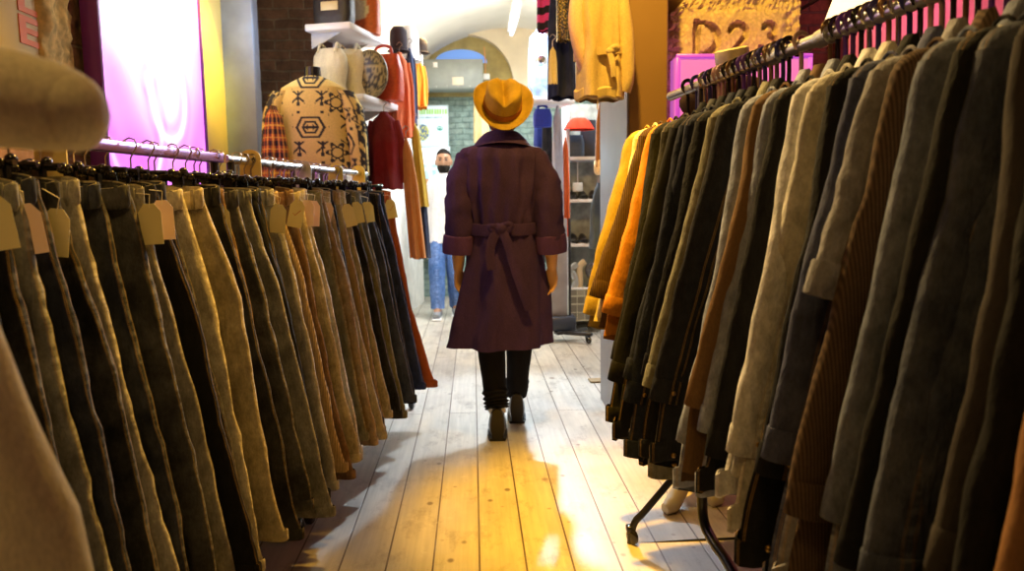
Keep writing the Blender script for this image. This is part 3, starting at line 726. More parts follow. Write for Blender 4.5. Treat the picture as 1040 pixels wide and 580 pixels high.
# ------------------------------------------------------------------ people
skin = plain('skin', (.74, .42, .2), .5, var=.06, scale=20)
def human(name, label, loc, rz, J, skinm):
    """J: joints in local space (x right, y forward, z up). One continuous remeshed body."""
    t = thing(name, label, 'person', loc, rz)
    mb = MB()
    def limb(pts, rs, flat=1., k=5): 
        cp = crv(pts, k); n_ = len(cp); rr_ = []
        for q in range(n_):
            u = q / (n_ - 1) * (len(rs) - 1); a_ = int(min(u, len(rs) - 2)); rr_.append(lerp(rs[a_], rs[a_ + 1], u - a_))
        mb.tube(cp, rr_, 14, flat=flat)
        mb.ball(cp[0], rr_[0], 6); mb.ball(cp[-1], rr_[-1], 6)
    g = {k: Vector(v) for k, v in J.items()}
    limb([g['pelvis'], g['waist'], g['chest'], g['collar']], [.095, .085, .09, .07])
    mb.ball(g['chest'] + Vector((0, 0, .02)), .125, 10, (1.15, .7, 1.1))
    mb.ball(g['pelvis'], .13, 10, (1.1, .75, .8))
    limb([g['collar'], g['neck'], g['head'] - Vector((0, 0, .06))], [.075, .058, .055])
    hd = g['head']
    def hf(d):  # face points +y
        k = 1.
        if d.z < -.1: k -= .16 * abs(d.z) * (1 if abs(d.x) > .2 else .4)
        if d.y > .6 and abs(d.x) < .25 and -.45 < d.z < .05: k += .13 * math.exp(-(d.x / .12) ** 2) * smooth((.1 - d.z) / .4) * smooth((d.z + .5) / .15)
        if d.y > .5 and abs(abs(d.x) - .33) < .18 and abs(d.z - .08) < .12: k -= .05
        return k
    mb.ball(hd, .1, 18, (.80, .98, 1.2), hf)
    for s_ in (-1, 1): mb.ball(hd + Vector((s_ * .082, -.005, -.01)), .03, 6, (.35, .6, 1.1))
    for s_, k in ((-1, 'l'), (1, 'r')):
        limb([g['sh_' + k], g['el_' + k], g['wr_' + k]], [.048, .047, .043, .045, .036, .027])
        limb([g['collar'] - Vector((0, 0, .02)), g['sh_' + k] - Vector((0, 0, .02))], [.055, .045])
        hip, kn, an, toe = (g[q + k] for q in ('hip_', 'kn_', 'an_', 'toe_'))
        limb([hip, kn, an], [.088, .075, .055, .052, .045, .036])
        limb([an, (an + toe) / 2 + Vector((0, 0, .005)), toe], [.038, .038, .028])
        limb([an, an + (an - toe).normalized() * .02 + Vector((0, 0, -.03))], [.030, .024])
        # hand: palm plus five curled fingers
        w_, dr = g['wr_' + k], g['hand_' + k].normalized()
        side = g.get('side_' + k, Vector((0, 1, 0))); side = (side - dr * side.dot(dr)).normalized()     # thumb side faces forward
        nrm = dr.cross(side) * s_                                                      # towards the body
        if nrm.x * s_ > 0: nrm = -nrm
        pc = w_ + dr * .05
        rows = []
        for q in range(7):
            u = q / 6; c_ = w_ + dr * (.0 + .095 * u); hw = lerp(.026, .042, smooth(u * 1.6)); ht = lerp(.02, .014, u)
            rows.append([c_ + side * hw * math.cos(2 * PI * a_ / 14) + nrm * ht * math.sin(2 * PI * a_ / 14) for a_ in range(14)])
        mb.grid(rows, True, True, True)
        for fi, (off, ln) in enumerate(((.031, .07), (.011, .08), (-.010, .074), (-.029, .058))):
            b0 = w_ + dr * (.088 - .004 * abs(fi - 1)) + side * off
            p1 = b0 + dr * ln * .42 + nrm * .008; p2 = p1 + dr * ln * .26 + nrm * ln * .20; p3 = p2 + dr * ln * .12 + nrm * ln * .24
            mb.tube([b0, p1, p2, p3], [.0098, .0092, .0085, .007], 8); mb.ball(p3, .0072, 5); mb.ball(p1, .0094, 5); mb.ball(p2, .0086, 5)
        b0 = w_ + dr * .03 + side * .024; p1 = b0 + (dr * .028 + side * .022 + nrm * .006); p2 = p1 + dr * .030 + side * .006 + nrm * .012
        mb.tube([b0, p1, p2], [.014, .0115, .0085], 8); mb.ball(p2, .0088, 5); mb.ball(p1, .0116, 5)
    o = mb.build('body', skinm, t)
    rm = o.modifiers.new('remesh', 'REMESH'); rm.mode = 'VOXEL'; rm.voxel_size = .0058; rm.use_smooth_shade = True
    sm = o.modifiers.new('smooth', 'SMOOTH'); sm.iterations = 4; sm.factor = .5
    return t, g
def loft_cloth(secs, n=48, m=40, fold=None, c=(0, 0)):
    """secs: (t, cx, cy, z, a, b)"""
    rows = []
    for j in range(m + 1):
        t_ = j / m; cx, cy, z, a, b = interp(secs, t_)
        row = []
        for q in range(n):
            th = 2 * PI * q / n; k = 1 + (fold(th, t_) if fold else 0)
            row.append((cx + a * k * math.cos(th), cy + b * k * math.sin(th), z + 0))
        rows.append(row)
    return rows
# --- the man in the long coat, walking away
MX, MY = .155, 3.97
def W(px, py, Y):
    p = P(px, py, Y); return (p.x - MX, Y - MY, p.z)
J = dict(pelvis=(0, 0, .93), waist=(0, .0, 1.06), chest=(0, .01, 1.27), collar=(0, 0, 1.45), neck=(.0, .0, 1.53), head=(.005, .015, 1.655),
         sh_l=(-.185, .0, 1.41), el_l=(-.222, -.03, 1.11), wr_l=(-.235, .0, .86), side_l=(.6, .8, 0), hand_l=(.05, .1, -1), 
         sh_r=(.19, .0, 1.41), el_r=(.232, -.05, 1.11), wr_r=(.25, -.01, .86), side_r=(-.75, .65, 0), hand_r=(-.06, .10, -1),
         hip_l=(-.085, 0, .9), kn_l=(-.075, -.02, .50), an_l=(-.05, -.13, .10), toe_l=(-.045, .03, .04),
         hip_r=(.085, 0, .9), kn_r=(.085, .11, .50), an_r=(.065, .17, .095), toe_r=(.07, .34, .035))
man, G = human('person', 'person in long plum coat and mustard hat walking away down the aisle', (MX, MY, 0), 0, J, skin)
coatm = cloth('plum_wool', (.056, .030, .105), 0, None, rough=.85, weave=.2)
secs = [(0., 0, 0, 1.515, .075, .07), (.03, 0, 0, 1.49, .115, .09), (.07, 0, 0, 1.468, .20, .105), (.12, 0, 0, 1.42, .22, .12), (.25, .0, 0, 1.29, .205, .13), (.43, 0, 0, 1.07, .165, .118), (.6, 0, .0, .88, .2, .15), (.8, -.012, -.01, .67, .232, .185), (1., -.03, -.02, .465, .262, .22)]
def cf_(th, t_):
    lo = smooth((t_ - .45) / .4)
    f = .12 * lo * math.sin(7 * th + .5 + t_ * 1.3) + .07 * lo * sn(th * 1.3, t_ * 2, 2) + .03 * (1 - lo) * sn(th * 2.2, t_ * 9, 6) + .03 * smooth(t_ * 5) * (1 - lo) * math.sin(9 * th + 1.) + .06 * smooth(t_ * 6) * smooth((.44 - t_) / .2) * math.sin(15 * th + 6 * t_)
    hi = math.exp(-((t_ - .43) / .09) ** 2)
    f += .045 * hi * math.sin(17 * th + 1) + .02 * sn(th * 2, t_ * 7, 4)
    back = math.exp(-((th - 1.5 * PI) / .07) ** 2)         # centre back pleat
    f += -.05 * back * (smooth(t_ * 8) if t_ < .42 else 1.2 * lo)
    return f
coat = MB(); rws = loft_cloth(secs, 120, 90, cf_); coat.grid(rws, True); coat.crumple(.012, (9, 9, 4), 2.); rws = [coat.v[k * 120:(k + 1) * 120] for k in range(91)]
coat.grid([rws[-1], [(x * .93, y * .93, z + .05) for x, y, z in rws[-1]]], True)
coat_o = coat.build('coat', coatm, man)
# collar
rows = []
for r_, z in ((.075, 1.50), (.073, 1.545), (.082, 1.56), (.105, 1.535), (.135, 1.49)):
    rows.append([(r_ * 1.15 * math.cos(2 * PI * q / 40), r_ * .95 * math.sin(2 * PI * q / 40), z - .02 * math.cos(2 * PI * q / 40) ** 2 - (.03 if math.sin(2 * PI * q / 40) > .7 else 0)) for q in range(40)])
MB().grid(rows, True).build('collar', coatm, coat_o)
# yoke
for s_, k in ((-1, 'l'), (1, 'r')):
    sh, el, wr = G['sh_' + k], G['el_' + k], G['wr_' + k]; end = el.lerp(wr, .66)
    path = crv([sh + Vector((-s_ * .03, 0, .01)), sh.lerp(el, .45) + Vector((s_ * .012, 0, 0)), el, end], 8); nP = len(path)
    rad = [lerp(.078, .072, q / (nP - 1)) * (1 + .05 * sn(q * .7, s_, 3) + .03 * math.sin(q * 1.1)) for q in range(nP)]
    so = MB().tube(path, rad, 28).crumple(.014, (11, 11, 13), s_ * 3.3).build('sleeve', coatm, coat_o)
    d = (end - el).normalized(); e2 = end + d * .005
    MB().tube([e2 - d * .095, e2 - d * .09, e2 - d * .03, e2, e2 - d * .01], [.075, .082, .086, .084, .06], 24).build('turned_cuff', cloth('plum_lining', (.10, .045, .15), 0, None), so)
# belt and knot
rows = []
for dz, da in ((-.03, .006), (-.028, .018), (0, .021), (.028, .018), (.03, .006)):
    rows.append([((.168 + da) * math.cos(2 * PI * q / 60), (.121 + da) * math.sin(2 * PI * q / 60), 1.065 + dz - .01 * math.sin(2 * PI * q / 60) * -1 + .004 * sn(q * .4)) for q in range(60)])
belt = MB().grid(rows, True).build('belt', coatm, coat_o)
kn = Vector((-.02, -.16, 1.065))
mb = MB(); mb.ball(kn, .032, 8, (1.15, .7, .9), lambda d: 1 + .12 * math.sin(d.x * 9 + d.z * 5))
for sgn, dz in ((-1, .02), (1, .035)):
    mb.tube(crv([kn, kn + Vector((sgn * .03, -.01, dz * .6)), kn + Vector((sgn * .055, -.004, dz * .5)), kn + Vector((sgn * .03, -.006, -.014)), kn], 4), .014, 8, flat=.5)
mb.build('knot', coatm, belt)
for pts in ([kn, kn + Vector((.03, -.02, -.06)), kn + Vector((.075, -.045, -.22)), kn + Vector((.135, -.075, -.40))], [kn, kn + Vector((-.04, -.015, -.05)), kn + Vector((-.055, -.03, -.12)), kn + Vector((-.05, -.045, -.2))]):
    MB().tube(crv(pts, 6), .024, 10, flat=.25, up=(0, 1, 0)).build('belt_end', coatm, belt)
# collar patch + tab
trm = cloth('black_trousers', (.012, .011, .012), 0, None)
for s_, k in ((-1, 'l'), (1, 'r')):
    hip, kne, an = G['hip_' + k], G['kn_' + k], G['an_' + k]
    path = crv([hip, kne, an.lerp(kne, .35), an + Vector((0, 0, .045))], 10); nP = len(path)
    rad = []
    for q in range(nP):
        u = q / (nP - 1); r_ = lerp(.095, .062, min(1, u * 1.7)) if u < .6 else lerp(.062, .053, (u - .6) / .4)
        if u > .68: r_ += .008 * math.sin((u - .68) * 95 + s_) + .004
        rad.append(r_)
    MB().tube(path, rad, 24).build('trouser_leg', trm, man)
    MB().tube([an + Vector((0, 0, .03)), an + Vector((0, 0, .055))], .046, 18).build('sock', plain('pale_sock', (.75, .7, .6), .8), man)
    toe = G['toe_' + k]; d = (toe - an); d.z = 0; d.normalize(); sd = Vector((-d.y, d.x, 0))
    heel = an - d * .085; rows = []
    fl = 0.0
    for q in range(12):
        u = q / 11; c_ = heel + d * (.30 * u); c_.z = 0
        hw = .030 + .018 * math.sin(PI * min(1, u * .9 + .1)) - (.022 * smooth((u - .8) / .2)); hh = lerp(.165, .055, smooth(u * 1.9 - .15)) - .025 * smooth((u - .75) / .25)
        row = []
        for a_ in range(16):
            th = 2 * PI * a_ / 16; z = max(.012, hh * .5 + hh * .5 * math.sin(th)); row.append(c_ + sd * (hw * math.copysign(abs(math.cos(th)) ** .7, math.cos(th))) + Vector((0, 0, z)))
        rows.append(row)
    # the trailing heel lifts a little
    ang = -.12 if k == 'l' else 0.
    shoe = MB(); shoe.grid(rows, True, True, True); so = shoe.build('shoe', plain('black_leather', (.012, .009, .008), .4, var=.2), man)
    sole = []
    for dz in (0, .014):
        sole.append([heel * 1 + d * (.275 * (q / 11)) + sd * ((.034 + .018 * math.sin(PI * min(1, q / 11 * .9 + .1)) - .022 * smooth((q / 11 - .8) / .2)) * sg) + Vector((0, 0, dz - heel.z)) for sg in (1,) for q in range(12)] + [heel + d * (.275 * (q / 11)) - sd * (.034 + .018 * math.sin(PI * min(1, q / 11 * .9 + .1)) - .022 * smooth((q / 11 - .8) / .2)) + Vector((0, 0, dz - heel.z)) for q in range(11, -1, -1)])
    sm_ = MB().grid(sole, True, True, True); hc = heel + d * .03; hc.z = .012; sm_.box(hc, (.062, .06, .024), .004)
    sm_.build('sole', plain('sole_rubber', (.015, .012, .01), .6), so)
# hair
MB().ball(G['head'] + Vector((0, -.02, -.015)), .1, 12, (.86, .92, 1.05), lambda d: .9 if d.y > .5 else 1 + .04 * sn(d.x * 9, d.y * 9, d.z * 3)).build('hair', cloth('brown_hair', (.25, .14, .05), 0, None), man)
# hat: crown with a pinch, brim curled up at the sides, tipped well back
hatm = cloth('mustard_felt', (.46, .30, .04), 0, None, weave=.15)
mb = MB(); rows = []
for k in range(22):
    u = k / 21; row = []
    for q in range(48):
        th = 2 * PI * q / 48; c_, s_ = math.cos(th), math.sin(th)
        if u < .5:   # crown from top centre outwards then down
            v_ = u / .5
            rr_ = .098 * smooth(v_ * 1.6) ** .7 if v_ < .62 else lerp(.098, .108, (v_ - .62) / .38)
            z = .128 - .005 * v_ if v_ < .5 else lerp(.125, 0, smooth((v_ - .5) / .5))
            x, y = rr_ * .86 * c_, rr_ * 1.05 * s_
            if v_ < .7: z -= .055 * math.exp(-(x / .024) ** 2) * (1 - .4 * (y / .1) ** 2)          # crease
            z -= 0 if v_ >= .75 else .02 * max(0, y / .1)
            pin = math.exp(-(((th - PI * .5) % (2 * PI)) - .55) ** 2 / .05) + math.exp(-(((PI * .5 - th) % (2 * PI)) - .55) ** 2 / .05)
            x *= 1 - .16 * pin * (1 if .35 < v_ < .9 else 0)
        else:
            v_ = (u - .5) / .5; rr_ = lerp(.108, .172, v_)
            x, y = rr_ * .88 * c_, rr_ * 1.05 * s_
            z = .040 * abs(c_) ** 2 * v_ ** 1.5 - .004 * v_ * (1 - abs(c_)) + (.014 * v_ ** 3)
        row.append((x, y, z))
    rows.append(row)
mb.grid(rows, True, True)
HT = Matrix.Translation(G['head'] + Vector((0, -.045, .022))) @ Matrix.Rotation(math.radians(50), 4, 'X') @ Matrix.Rotation(.06, 4, 'Y')
hat = mb.build('hat', hatm, man); hat.matrix_local = HT
so_ = hat.modifiers.new('thick', 'SOLIDIFY'); so_.thickness = .004
rows = [[((.099 + d_) * .88 * math.cos(2 * PI * q / 40), (.101 + d_) * 1.05 * math.sin(2 * PI * q / 40), z) for q in range(40)] for d_, z in ((.008, .004), (.0125, .006), (.0105, .034), (.004, .036))]
MB().grid(rows, True).build('hat_band', cloth('band', (.33, .13, .03), 0, None), hat)

# --- the man coming the other way
bx = P(452, 322, 8.0).x
J2 = dict(pelvis=(0, 0, .93), waist=(0, .0, 1.06), chest=(0, .01, 1.27), collar=(0, 0, 1.43), neck=(.0, .0, 1.5), head=(0, .02, 1.62),
          sh_l=(-.18, .0, 1.4), el_l=(-.23, -.03, 1.13), wr_l=(-.24, .06, .89), hand_l=(0, .15, -1),
          sh_r=(.18, .0, 1.4), el_r=(.235, -.03, 1.13), wr_r=(.25, .02, .89), hand_r=(0, .12, -1),
          hip_l=(-.085, 0, .9), kn_l=(-.09, .06, .50), an_l=(-.095, -.08, .10), toe_l=(-.1, .08, .035),
          hip_r=(.085, 0, .9), kn_r=(.09, .12, .50), an_r=(.09, .16, .1), toe_r=(.1, .32, .035))
man2, G2 = human('person', 'bearded person in white shirt and blue jeans walking towards the aisle', (bx + .02, 8.1, 0), PI, J2, plain('brown_skin', (.38, .2, .11), .5))
shm = cloth('white_cotton', (.8, .8, .82), 0, None, weave=.1)
MB().grid(loft_cloth([(0., 0, 0, 1.5, .07, .07), (.05, 0, 0, 1.46, .14, .1), (.14, 0, 0, 1.4, .19, .12), (.5, 0, 0, 1.1, .185, .13), (1., 0, 0, .78, .22, .15)], 48, 30, lambda th, t_: .03 * math.sin(6 * th + 3 * t_) * t_), True).build('shirt', shm, man2)
for k, s_ in (('l', -1), ('r', 1)):
    sh, el, wr = G2['sh_' + k], G2['el_' + k], G2['wr_' + k]
    pth = crv([sh, sh.lerp(el, .5), el, wr], 6); MB().tube(pth, [lerp(.078, .052, q / (len(pth) - 1)) for q in range(len(pth))], 16).build('sleeve', shm, man2)
    pth = crv([G2['hip_' + k], G2['kn_' + k], G2['an_' + k]], 8)
    MB().tube(pth, [lerp(.105, .07, q / (len(pth) - 1)) * (1 + .03 * math.sin(q * 1.7)) for q in range(len(pth))], 18).build('jeans_leg', cloth('blue_denim', (.07, .15, .38), .4, None), man2)
    a_, to = G2['an_' + k], G2['toe_' + k]
    mb = MB(); mb.tube([a_ + Vector((0, -.07, -.045)), a_ + Vector((0, 0, -.045)), a_.lerp(to, .6) + Vector((0, 0, -.01)), to + Vector((0, .03, 0))], [.045, .05, .045, .034], 14)
    so = mb.build('sneaker', plain('grey_sneaker', (.25, .27, .3), .6), man2)
    MB().box((a_ + to) / 2 * 1 + Vector((0, 0, .011 - ((a_ + to) / 2).z)), (.1, .3, .022), .01).build('sneaker_sole', plain('white_rubber', (.8, .8, .8), .6), so)
hd = G2['head']
MB().ball(hd + Vector((0, -.012, .02)), .1, 12, (.86, 1.0, 1.17), lambda d: 1. if d.z > .28 or d.y < -.1 else .82).build('hair', cloth('black_hair', (.015, .012, .01), 0, None), man2)
MB().ball(hd + Vector((0, .02, -.062)), .075, 12, (.92, 1.05, .85), lambda d: .72 if d.z > .35 else 1.).build('beard', cloth('black_hair', (.015, .012, .01), 0, None), man2)
for s_ in (-1, 1):
    MB().ball(hd + Vector((s_ * .032, .088, .012)), .011, 6, (1.3, .6, .8)).build('eye', plain('eye_dark', (.06, .04, .03), .3), man2)
    MB().box(hd + Vector((s_ * .033, .094, .034)), (.034, .008, .007), .002).build('eyebrow', cloth('black_hair', (.015, .012, .01), 0, None), man2)

# ------------------------------------------------------------------ mannequin behind the right rack
cream = plain('cream_fibreglass', (.80, .72, .5), .35, var=.03)
mt = thing('mannequin', 'cream mannequin on tiptoe feet behind the denim jackets', 'mannequin', (1.0, 2.98, 0))
mb = MB()
for (tx, ty, ax, ay_) in ((-.255, -.16, -.175, -.10), (-.06, -.10, -.01, -.02)):
    mb.tube(crv([(tx - .035, ty - .02, .018), (tx, ty, .028), (ax - .03, ay_, .075), (ax + .012, ay_ + .03, .13), (ax + .01, ay_ + .02, .2), (ax + .01, ay_ + .03, .34), (ax * .8 + .01, 0, .5), (ax * .7, 0, .85)], 6), [.026] * 5 + [.034] * 4 + [.036] * 4 + [.036] * 3 + [.035] * 4 + [.036] * 4 + [.045] * 5 + [.055] * 4 + [.06] * 4 + [.07] * 6, 18)
mb.ball((.05, 0, .92), .15, 12, (1.1, .75, .9)); mb.tube(crv([(.05, 0, .9), (.05, 0, 1.1), (.03, 0, 1.3), (.01, 0, 1.45), (.0, 0, 1.55)], 5), [.12] * 5 + [.11] * 5 + [.14] * 5 + [.09] * 3 + [.055] * 3, 18)
mb.ball((0, 0, 1.63), .085, 12, (.75, .9, 1.05))
o = mb.build('mannequin_body', cream, mt); rm = o.modifiers.new('remesh', 'REMESH'); rm.mode = 'VOXEL'; rm.voxel_size = .008; rm.use_smooth_shade = True
o.modifiers.new('s', 'SMOOTH').iterations = 6
hp = P(744, 60, 2.95)
MB().lathe([(0, .04), (.055, .04), (.064, .034), (.066, -.04), (.062, -.044)], 28).build('pillbox_hat', plain('cream_felt', (.86, .78, .55), .7), None, (hp.x, 2.95, hp.z), (.12, -.18, 0))
tag(bpy.data.objects['pillbox_hat'], 'cream pillbox hat on mannequin head above the right rack', 'hat')
t = thing('fur_coat', 'dark brown hooded fleece coat worn by mannequin behind the rack', 'coat', (1.0, 2.98, 0))
dm = cloth('dark_fleece', (.045, .028, .018), 0, None, weave=.5)
MB().grid(loft_cloth([(0., -.02, 0, 1.62, .06, .06), (.06, -.02, 0, 1.56, .13, .1), (.15, -.02, 0, 1.49, .2, .13), (.5, 0, 0, 1.2, .2, .15), (1., .0, 0, .8, .22, .17)], 40, 24, lambda th, t_: .04 * sn(th * 3, t_ * 6)), True).build('coat_body', dm, t)
mb = MB(); hp2 = P(722, 104, 2.88)
mb.tube([(-.03 + .13 * math.cos(a), -.03 - .1 * math.sin(a), 1.555 + .03 * math.sin(a) + .02 * math.cos(a * .5)) for a in [PI * q / 12 for q in range(13)]], .05, 12)
mb.ball((-.02, .0, 1.57), .11, 12, (1.15, .9, .7), lambda d: 1 + .08 * sn(d.x * 4, d.y * 4, d.z * 4))
mb.build('hood', dm, t)

# ------------------------------------------------------------------ generic hung garment for the rear
def drape(name, label, cat, px0, px1, py0, py1, Y, rgb, depth=.12, top=.7, bot=1., folds=5, mat=None, group=None, sleeves=False, hem_part=None, colfn=None, hookup=True, n=56, m=40, shift=0.):
    a, b = P(px0, py0, Y), P(px1, py1, Y); w = abs(b.x - a.x) / 2; h = a.z - b.z; cx = (a.x + b.x) / 2
    t = thing(name, label, cat, (cx, Y, b.z), 0, group); ph = len(label) * 1.3 + px0
    m_ = mat or cloth(name + '_cloth', rgb, .15, None)
    rows = []; cols = []
    for j in range(m + 1):
        u = j / m; k = lerp(top, bot, smooth(min(1, u * 2.2)) * .6 + u * .4)
        sh = smooth(u / .12) if sleeves or top < .9 else 1
        for q in range(n): cols.append(colfn(q / n, u) if colfn else (1, 1, 1))
        rows.append([(w * k * (.35 + .65 * sh) * math.cos(2 * PI * q / n) + shift * u, depth / 2 * (.4 + .6 * u) * math.sin(2 * PI * q / n) * (1 + .35 * math.sin(folds * 2 * PI * q / n + ph) * u + .2 * sn(q * .4, u * 3, ph)), h * (1 - u) + .012 * sn(q * .3, ph) * u) for q in range(n)])
    mb = MB(); mb.grid(rows, True, True, False, col=cols if colfn else None)
    mb.build('cloth_body', m_, t)
    if sleeves:
        for s_ in (-1, 1):
            pth = crv([(s_ * w * .62, 0, h * .88), (s_ * w * .92, -.01, h * .6), (s_ * w * .98, -.02, h * .3), (s_ * w * .95, -.02, h * .08)], 5)
            mm = MB(); mm.tube(pth, [lerp(w * .26, w * .17, q / 15) for q in range(16)], 14, flat=.7, col=(colfn(.1, .5) if colfn else None)); mm.build('sleeve', m_, t)
    if hem_part: 
        c_, z0_, hh = hem_part
        MB().box((0, 0, z0_), (w * 2 * .9, depth, hh), .01, seg=2).build('hem', c_, t)
    if hookup:
        MB().tube(crv([(0, 0, h - .01), (0, 0, h + .04), (.02, 0, h + .06), (.0, 0, h + .08), (-.02, 0, h + .06)], 3), .003, 6).build('hanging_loop', wire, t)
    return t
# --- left rear display
# patterned sweater on a bust
def hexd(x, z, r): x, z = abs(x), abs(z); return max(x * .9 + z * .5, z * 1.25) - r
def aztec(x, z):
    k = 0; s = .31; zz = (z + 10 * s) % s - s / 2
    row = int((z + 10 * s) // s)
    xx = (x + .43 * 20 + .215) % .43 - .215
    h = hexd(xx, zz, .085)
    if -.016 < h < 0 or -.05 < h < -.036 or (h < -.05 and abs(zz) < .008) or (h < -.06 and abs(abs(xx) - .02) < .007): k = 1
    x2 = (x + .43 * 20 - .0) % .43 - .215 + .06; z2 = (z + 10 * s + s / 2) % s - s / 2
    a = math.atan2(z2, x2); r = math.hypot(x2, z2); fl = .055 + .016 * math.cos(6 * a)
    if .028 < r < fl and not (.036 < r < .046 and math.cos(6 * a) > .2): k = 1
    x3 = (x + .145 * 60 + .0) % .145 - .0725; z3 = (z + 10 * s + s / 8) % (s / 2) - s / 4
    if math.hypot(x2, z2) < .075 or (abs(xx) < .11 and abs(zz) < .085): return k
    if abs(x3) < .006 and abs(z3) < .04: k = 1
    if abs(abs(z3) - abs(x3) * .9 - .004) < .008 and abs(x3) < .04: k = 1
    if abs(x3) < .012 and abs(abs(z3) - .05) < .012: k = 1
    return k
sp = P(320, 172, 5.0)
t = thing('mannequin_bust', 'black headless bust under the patterned sweater', 'mannequin', (sp.x, 5.05, 0))
mb = MB(); mb.tube([(0, 0, 1.92), (0, 0, 2.02), (0, .0, 2.06)], [.062, .052, .05], 20); mb.build('neck', blackp, t)
MB().tube([(0, 0, 1.5), (0, 0, 1.7), (0, 0, 1.88)], [.13, .14, .08], 20).build('torso', blackp, t)
MB().tube([(0, 0, .02), (0, 0, 1.5)], .018, 12).build('pole', chrome, t)
MB().lathe([(0, .02), (.15, .02), (.16, 0), (0, 0)], 28).build('base_plate', metal_d, t)
ywl, blk = (.74, .54, .17), (.035, .03, .03)
t = thing('patterned_sweater', 'cream sweater with black geometric motifs on the bust', 'sweater', (sp.x, 5.05, sp.z))
H = 2.0 - sp.z
swm = attrmat('sweater_knit', .95, 120, .5, 0, .2)
rows = []; cols = []
for j in range(150):
    u = j / 149; z = H * (1 - u)
    a, b = interp([(0, .065, .07), (.05, .13, .09), (.12, .2, .115), (.3, .225, .13), (.7, .235, .15), (1, .24, .15)], u)
    row = []
    for q in range(260):
        th = 2 * PI * q / 260; x = a * math.cos(th); row.append((x, b * math.sin(th) * (1 + .05 * sn(th * 2, u * 4)), z))
        k = aztec(x + .0, z - .1); cols.append(blk if k else ywl)
    rows.append(row)
MB().grid(rows, True, col=cols).build('knit_body', swm, t)
for s_ in (-1, 1):
    pth = crv([(s_ * .175, 0, H - .09), (s_ * .245, -.01, H - .22), (s_ * .27, -.03, H - .42), (s_ * .285, -.03, H - .62)], 20); nP = len(pth); mb = MB()
    rad = [lerp(.078, .055, q / (nP - 1)) for q in range(nP)]; rows = []; cols = []
    for q, p in enumerate(pth):
        row = []
        for a_ in range(60):
            th = 2 * PI * a_ / 60; row.append((p.x + rad[q] * math.cos(th), p.y + rad[q] * math.sin(th), p.z))
            kk = aztec(rad[q] * math.cos(th) * 1.3 + .1, p.z) or (abs(math.cos(th) * s_ - .6) < .3 and sn(p.z * 20, th * 2) > -.1); cols.append(blk if kk else ywl)
        rows.append(row)
    mb.grid(rows, True, True, True, col=cols); mb.build('sleeve', swm, t)
# plaid shirt
def plaid(u, v):
    x = u * 14; z = v * 9
    c = Vector((.75, .22, .04)); a = (x % 1) < .45; b = (z % 1) < .4
    if a and b: c = Vector((.03, .02, .03))
    elif a or b: c = Vector((.28, .07, .05))
    if abs((x % 1) - .7) < .05 or abs((z % 1) - .68) < .05: c = Vector((.85, .5, .1))
    return tuple(c)
drape('flannel_shirt', 'orange and black plaid flannel shirt beside the grey post', 'shirt', 263, 297, 108, 215, 4.9, (.5, .2, .05), .25, .55, 1., mat=attrmat('plaid_flannel', .9, 60, .3), colfn=plaid, n=120, m=110)
# shelves
SA = -math.atan(.28); white_l = plain('white_laminate', (.8, .8, .84), .4, var=.03)
def shelf(c, d, label):
    t = thing('wall_shelf', label, 'shelf', c, SA)
    MB().box((0, 0, 0), d, .004).build('board', white_l, t)
    for y in (-d[1] * .35, d[1] * .35):
        mb = MB(); mb.poly([(-d[0] * .5, -.012), (d[0] * .25, -.012), (-d[0] * .5, -.12)], .014, Matrix.Translation((0, y, 0))); mb.build('bracket', plain('grey_bracket', (.5, .5, .52), .4), t)
    return t
s1 = (P(333, 34, 5.25) + P(371, 39, 5.8)) / 2
shelf(s1, (.32, .62, .045), 'upper white wall shelf holding printed bags')
s2 = (P(352, 104, 5.25) + P(384, 108, 5.9)) / 2
shelf(s2, (.32, .72, .045), 'lower white wall shelf holding vests and red handbag')
# bags on the upper shelf
def bagbox(name, label, px, py, Y, w, h, d, rgb, band=None, rz=SA, handle=None, pat=None, z=None):
    p = P(px, py, Y); t = thing(name, label, 'bag', (p.x, Y, z if z is not None else p.z), rz)
    rows = []; cols = []
    for j in range(25):
        u = j / 24; k = 1 - .18 * smooth((u - .6) / .4) - .06 * (1 - smooth(u / .15)); row = []
        for q in range(48):
            th = 2 * PI * q / 48; c_, s_ = math.cos(th), math.sin(th)
            row.append((w / 2 * k * math.copysign(abs(c_) ** .5, c_), d / 2 * k * (1 - .35 * u) * math.copysign(abs(s_) ** .6, s_), h * u)); cols.append(pat(q / 48, u) if pat else rgb)
        rows.append(row)
    MB().grid(rows, True, True, True, col=cols).build('bag_body', attrmat(name + '_skin', .5, 50, .3), t)
    if band: MB().box((0, -d / 2 * .9, h * .3), (w * .45, .01, h * .16), .004).build('label_patch', plain(name + '_patch', band, .5), t)
    if handle:
        pth = crv([(-w * .22, 0, h * .95), (-w * .2, 0, h * 1.14), (0, 0, h * 1.2), (w * .2, 0, h * 1.14), (w * .22, 0, h * .95)], 5)
        MB().tube(pth, .012, 8).build('handle', plain(name + '_handle', handle, .4), t)
    return t
def dots(u, v): return (.55, .45, .25) if sn(u * 40, v * 14) > .15 and v > .45 else (.02, .018, .02)
sz1 = s1.z + .0235; sz2 = s2.z + .0235
bagbox('shopping_bag', 'black printed bag with small cream patch on upper shelf', 340, 25, 5.3, .27, .36, .16, BLACK, (.7, .6, .35), pat=dots, z=sz1)
def poodle(u, v):
    r = math.hypot((u - .72) * 7, (v - .5) * 2.2); return (.88, .82, .7) if r < .55 + .2 * sn(u * 30, v * 20) else (.72, .16, .05)
bagbox('printed_bag', 'orange bag with a white printed shape beside the black bag', 369, 38, 5.62, .26, .33, .15, (.7, .1, .04), pat=poodle, z=sz1)
